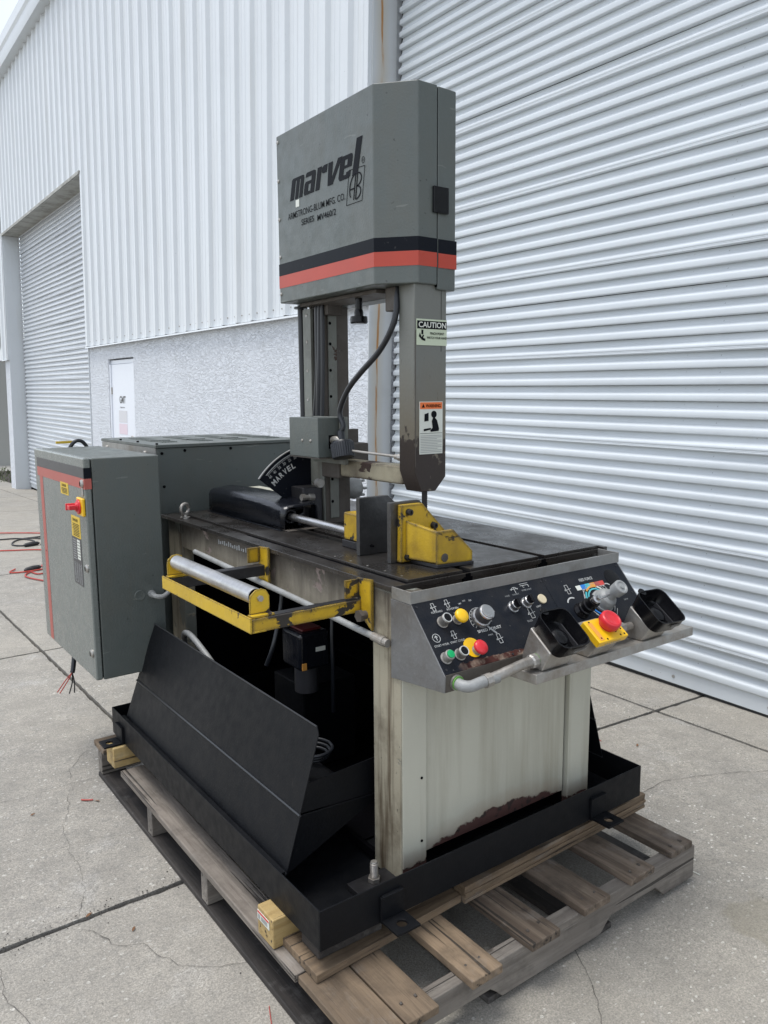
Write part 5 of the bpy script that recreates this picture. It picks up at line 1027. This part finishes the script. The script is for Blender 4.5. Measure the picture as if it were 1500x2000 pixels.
# cable loop and yellow tag behind the cabinet top
mb = MB(); mb.tube([(.055, 2.05, 1.20), (.062, 2.05, 1.242), (.085, 2.05, 1.271), (.112, 2.05, 1.271), (.134, 2.05, 1.242), (.140, 2.05, 1.20)], .0078, 12); build(mb, 'hose_loop', 'dark_rubber', saw, label='black hose looped behind the cabinet top')
B('hose_tag', 'sticker_yellow', (.02, .085, 2.09, 2.10, 1.262, 1.272), bevel=0)
# hydraulic pump and motor seen dark under the table
pu = B('hydraulic_pump', 'black_paint', .40, .60, .74, .94, .235, .52, bevel=.004, label='black hydraulic pump unit under the table')
B('pump_motor', 'black_gloss', (.345, .455, .66, .78, .605, .725), parent=pu, bevel=.012); mb = MB(); mb.cyl((.40, .72, .52), (.40, .72, .606), .038, 20); build(mb, 'motor_neck', 'plate_grey', pu)
B('motor_cap', 'dark_red', (.365, .435, .68, .76, .7255, .733), parent=pu, bevel=.003); B('motor_plate', 'sticker_white', (.40, .435, .6585, .6598, .662, .676), parent=pu, bevel=0); B('motor_tag', 'orange_print', (.350, .366, .6575, .6598, .610, .632), parent=pu, bevel=0)
mb = MB(); mb.tube([(.44, .66, .93), (.455, .65, .80), (.448, .64, .70), (.45, .64, .60), (.462, .66, .45)], .0065, 10); mb.tube([(.30, .8, .60), (.32, .78, .68), (.36, .8, .80), (.37, .8, .95)], .007, 10); mb.tube([(.42, .5, .96), (.5, .5, .85), (.6, .5, .9), (.66, .5, .96)], .009, 10); build(mb, 'pump_hoses', 'dark_rubber', pu)
mb = MB(); mb.tube([(.30, 1.42, .40), (.25, 1.36, .555), (.22, 1.25, .612), (.21, 1.12, .60), (.22, .98, .53), (.26, .90, .38)], .0105, 14); build(mb, 'flexible_duct', 'cast_grey', saw, label='pale flexible duct behind the left deflector')
mb = MB()
for k in range(3):
    r_ = .045+.006*k; mb.tube([(.225+r_*math.cos(R(a)), .40+r_*math.sin(R(a)), .472+.010*k) for a in range(0, 361, 30)], .0045, 8, 3)
build(mb, 'coiled_hose', 'dark_rubber', saw, label='coil of dark hose beside the front post')
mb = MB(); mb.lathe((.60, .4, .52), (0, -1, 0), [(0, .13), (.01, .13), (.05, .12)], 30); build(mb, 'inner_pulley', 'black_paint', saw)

# ------------------------------------------------------------------ loose things on the ground
def gp(x, y, h=.006): return (x, y, zg(x, y)+h)
def cord(name, pts, r, mt, lab, plug=None):
    mb = MB(); mb.tube([gp(x, y, r+.002) for x, y in pts], r, 8, 5); o = build(mb, name, mt); tag(o, lab, 'extension cord', 'extension cords lying on the concrete'); return o
def cord_thing(lab, parts_, plugs):
    e = empty('extension_cord', gp(*parts_[0][0][0]), lab, 'extension cord', 'extension cords lying on the concrete')
    for pts, r, mt in parts_: mb = MB(); mb.tube([gp(x, y, r+.003) for x, y in pts], r, 8, 5); build(mb, 'cord', mt, e)
    for x, y, a in plugs: mb = MB(); d = V((math.cos(a), math.sin(a), 0)); c_ = V(gp(x, y, .022)); mb.lathe(c_-d*.09, d, [(0, .010), (.02, .022), (.08, .026), (.10, .026), (.16, .020), (.18, .009)], 10); build(mb, 'plug', 'cable_black', e)
    return e
cord_thing('orange cord stretched straight across the concrete, farthest of the cords', [([(-.2, 9.6), (.6, 9.25), (1.15, 8.85), (1.6, 8.5)], .007, 'cable_red')], [])
cord_thing('black cord coiled in a small loop beside the far orange cord', [([(.2, 8.9), (.8, 8.45), (1.05, 8.35), (1.15, 8.0), (1.0, 7.75), (.9, 7.9), (1.0, 8.2), (1.2, 8.25), (1.3, 7.95), (1.15, 7.7)], .008, 'cable_black'), ([(1.1, 8.3), (1.35, 8.35), (1.6, 8.2)], .008, 'cable_black')], [(1.06, 7.72, .3)])
cord_thing('orange cord plugged into a black one near the cabinet', [([(.2, 7.9), (.75, 7.55), (1.05, 7.35), (1.15, 7.1)], .007, 'cable_red'), ([(1.15, 7.1), (1.0, 6.85), (1.0, 6.62), (1.2, 6.5), (1.5, 6.45)], .008, 'cable_black')], [(1.12, 7.08, -1.)])
cord_thing('dark red cord lying in loose bends nearest the cabinet', [([(1.4, 6.6), (1.05, 6.62), (.85, 6.35), (.95, 6.25), (1.1, 6.3), (1.0, 6.1), (.75, 5.95), (.70, 6.1), (.62, 5.9), (.75, 5.5), (.9, 5.3), (1.25, 5.1)], .007, 'copper_red'), ([(.62, 6.35), (.55, 6.2), (.72, 6.15), (.9, 6.25), (1.1, 6.6)], .007, 'cable_red')], [(.74, 6.2, .5)])
pt = empty('power_tool', gp(1.18, 7.2), 'green and black power tool standing half hidden behind the cabinet', 'power tool')
mb = MB(); c_ = V(gp(1.16, 7.15, 0)); mb.lathe(c_+V((0, 0, .01)), (0, 0, 1), [(0, .05), (.01, .065), (.09, .065), (.10, .045), (.14, .045)], 16); build(mb, 'tool_body', 'tool_green', pt)
mb = MB(); mb.box(c_.x-.07, c_.x+.07, c_.y-.05, c_.y+.05, c_.z+.14, c_.z+.29); build(mb, 'battery', 'black_plastic', pt, bevel=.012)
def leaf(x, y, a, s, lab, mt='leaf_brown'):
    mb = MB(); P0 = V(gp(x, y, .003)); ca, sa = math.cos(a), math.sin(a); pts = [(-1, 0, 0), (-.4, .3, .3), (.3, .28, .35), (1, 0, .1), (.3, -.26, .1), (-.4, -.3, .12)]
    q = [P0+V((p[0]*ca-p[1]*sa, p[0]*sa+p[1]*ca, p[2]*.6))*s for p in pts]; mb.add(q+[p+V((0, 0, .0006)) for p in q], [(0, 1, 2, 3, 4, 5), (11, 10, 9, 8, 7, 6)]+[(i, (i+1) % 6, 6+(i+1) % 6, 6+i) for i in range(6)])
    o = build(mb, 'fallen_leaf', mt, None, smooth=False); tag(o, lab, 'leaf', 'dry leaves on the concrete')
leaf(-.218, .63, .9, .011, 'dry curled leaf on the slab below the open joint'); leaf(-.30, .765, .5, .012, 'thin orange leaf lying in the open joint', 'orange_print' if False else 'leaf_brown'); leaf(-.09, 1.40, 2.2, .012, 'dark leaf scrap close to the pallet edge'); leaf(-.30, 1.44, .4, .010, 'tan leaf alone on the left slab'); leaf(1.92, .55, .5, .014, 'brown leaf by the long joint near the roller door')
def twig(name, pts, r, mt, lab, cat):
    mb = MB(); mb.tube([gp(x, y, r+.002) for x, y in pts], r, 6, 3); o = build(mb, name, mt); tag(o, lab, cat)
twig('bark_strip', [(-.135, 1.44), (-.118, 1.425), (-.10, 1.415)], .003, 'copper_red', 'short reddish bark strip on the concrete left of the pallet', 'twig')
twig('pine_needle', [(-.05, .16), (-.085, .07), (-.10, -.02)], .0011, 'copper_red', 'pair of red pine needles on the ground beside the pallet front', 'pine needle'); twig('pine_needle', [(1.95, .95), (1.86, .78), (1.82, .66)], .0014, 'copper_red', 'single red pine needle on the slab right of the saw', 'pine needle')
twig('chalk_mark', [(1.22, -.08), (1.245, -.12), (1.25, -.16)], .0014, 'sticker_white', 'short white chalk scrap on the concrete right of the pallet', 'chalk')

# grit gathered in the open joints and along the door sill
gr_ = MB()
def grit(x, y):
    z = zg(x, y)+random.uniform(.0, .003); r_ = random.uniform(.001, .0032); a = random.uniform(0, 6.28); q = [(x+r_*math.cos(a+k*2.1)*random.uniform(.6, 1.2), y+r_*math.sin(a+k*2.1), z) for k in range(3)]; gr_.add(q+[(x, y, z+r_*.9)], [(0, 1, 3), (1, 2, 3), (2, 0, 3)])
for k in range(650):
    c_ = random.random()
    if c_ < .3: grit(random.uniform(-.8, .0), .765+random.gauss(0, .02))
    elif c_ < .5: grit(.2+random.gauss(0, .02), random.uniform(2, 6))
    elif c_ < .7: grit(2.36+random.gauss(0, .03), random.uniform(-.2, 2))
    elif c_ < .8: grit(2.92+random.gauss(0, .04), random.uniform(-1, 3.5))
    elif c_ < .86: grit(random.uniform(1.3, 2.4), .765+random.gauss(0, .02))
    else: grit(random.choice((random.uniform(-1.2, -.05), random.uniform(1.25, 2.3))), random.uniform(-.6, 3))
build(gr_, 'grit', 'crack_dark', ground, smooth=False, kind='stuff')
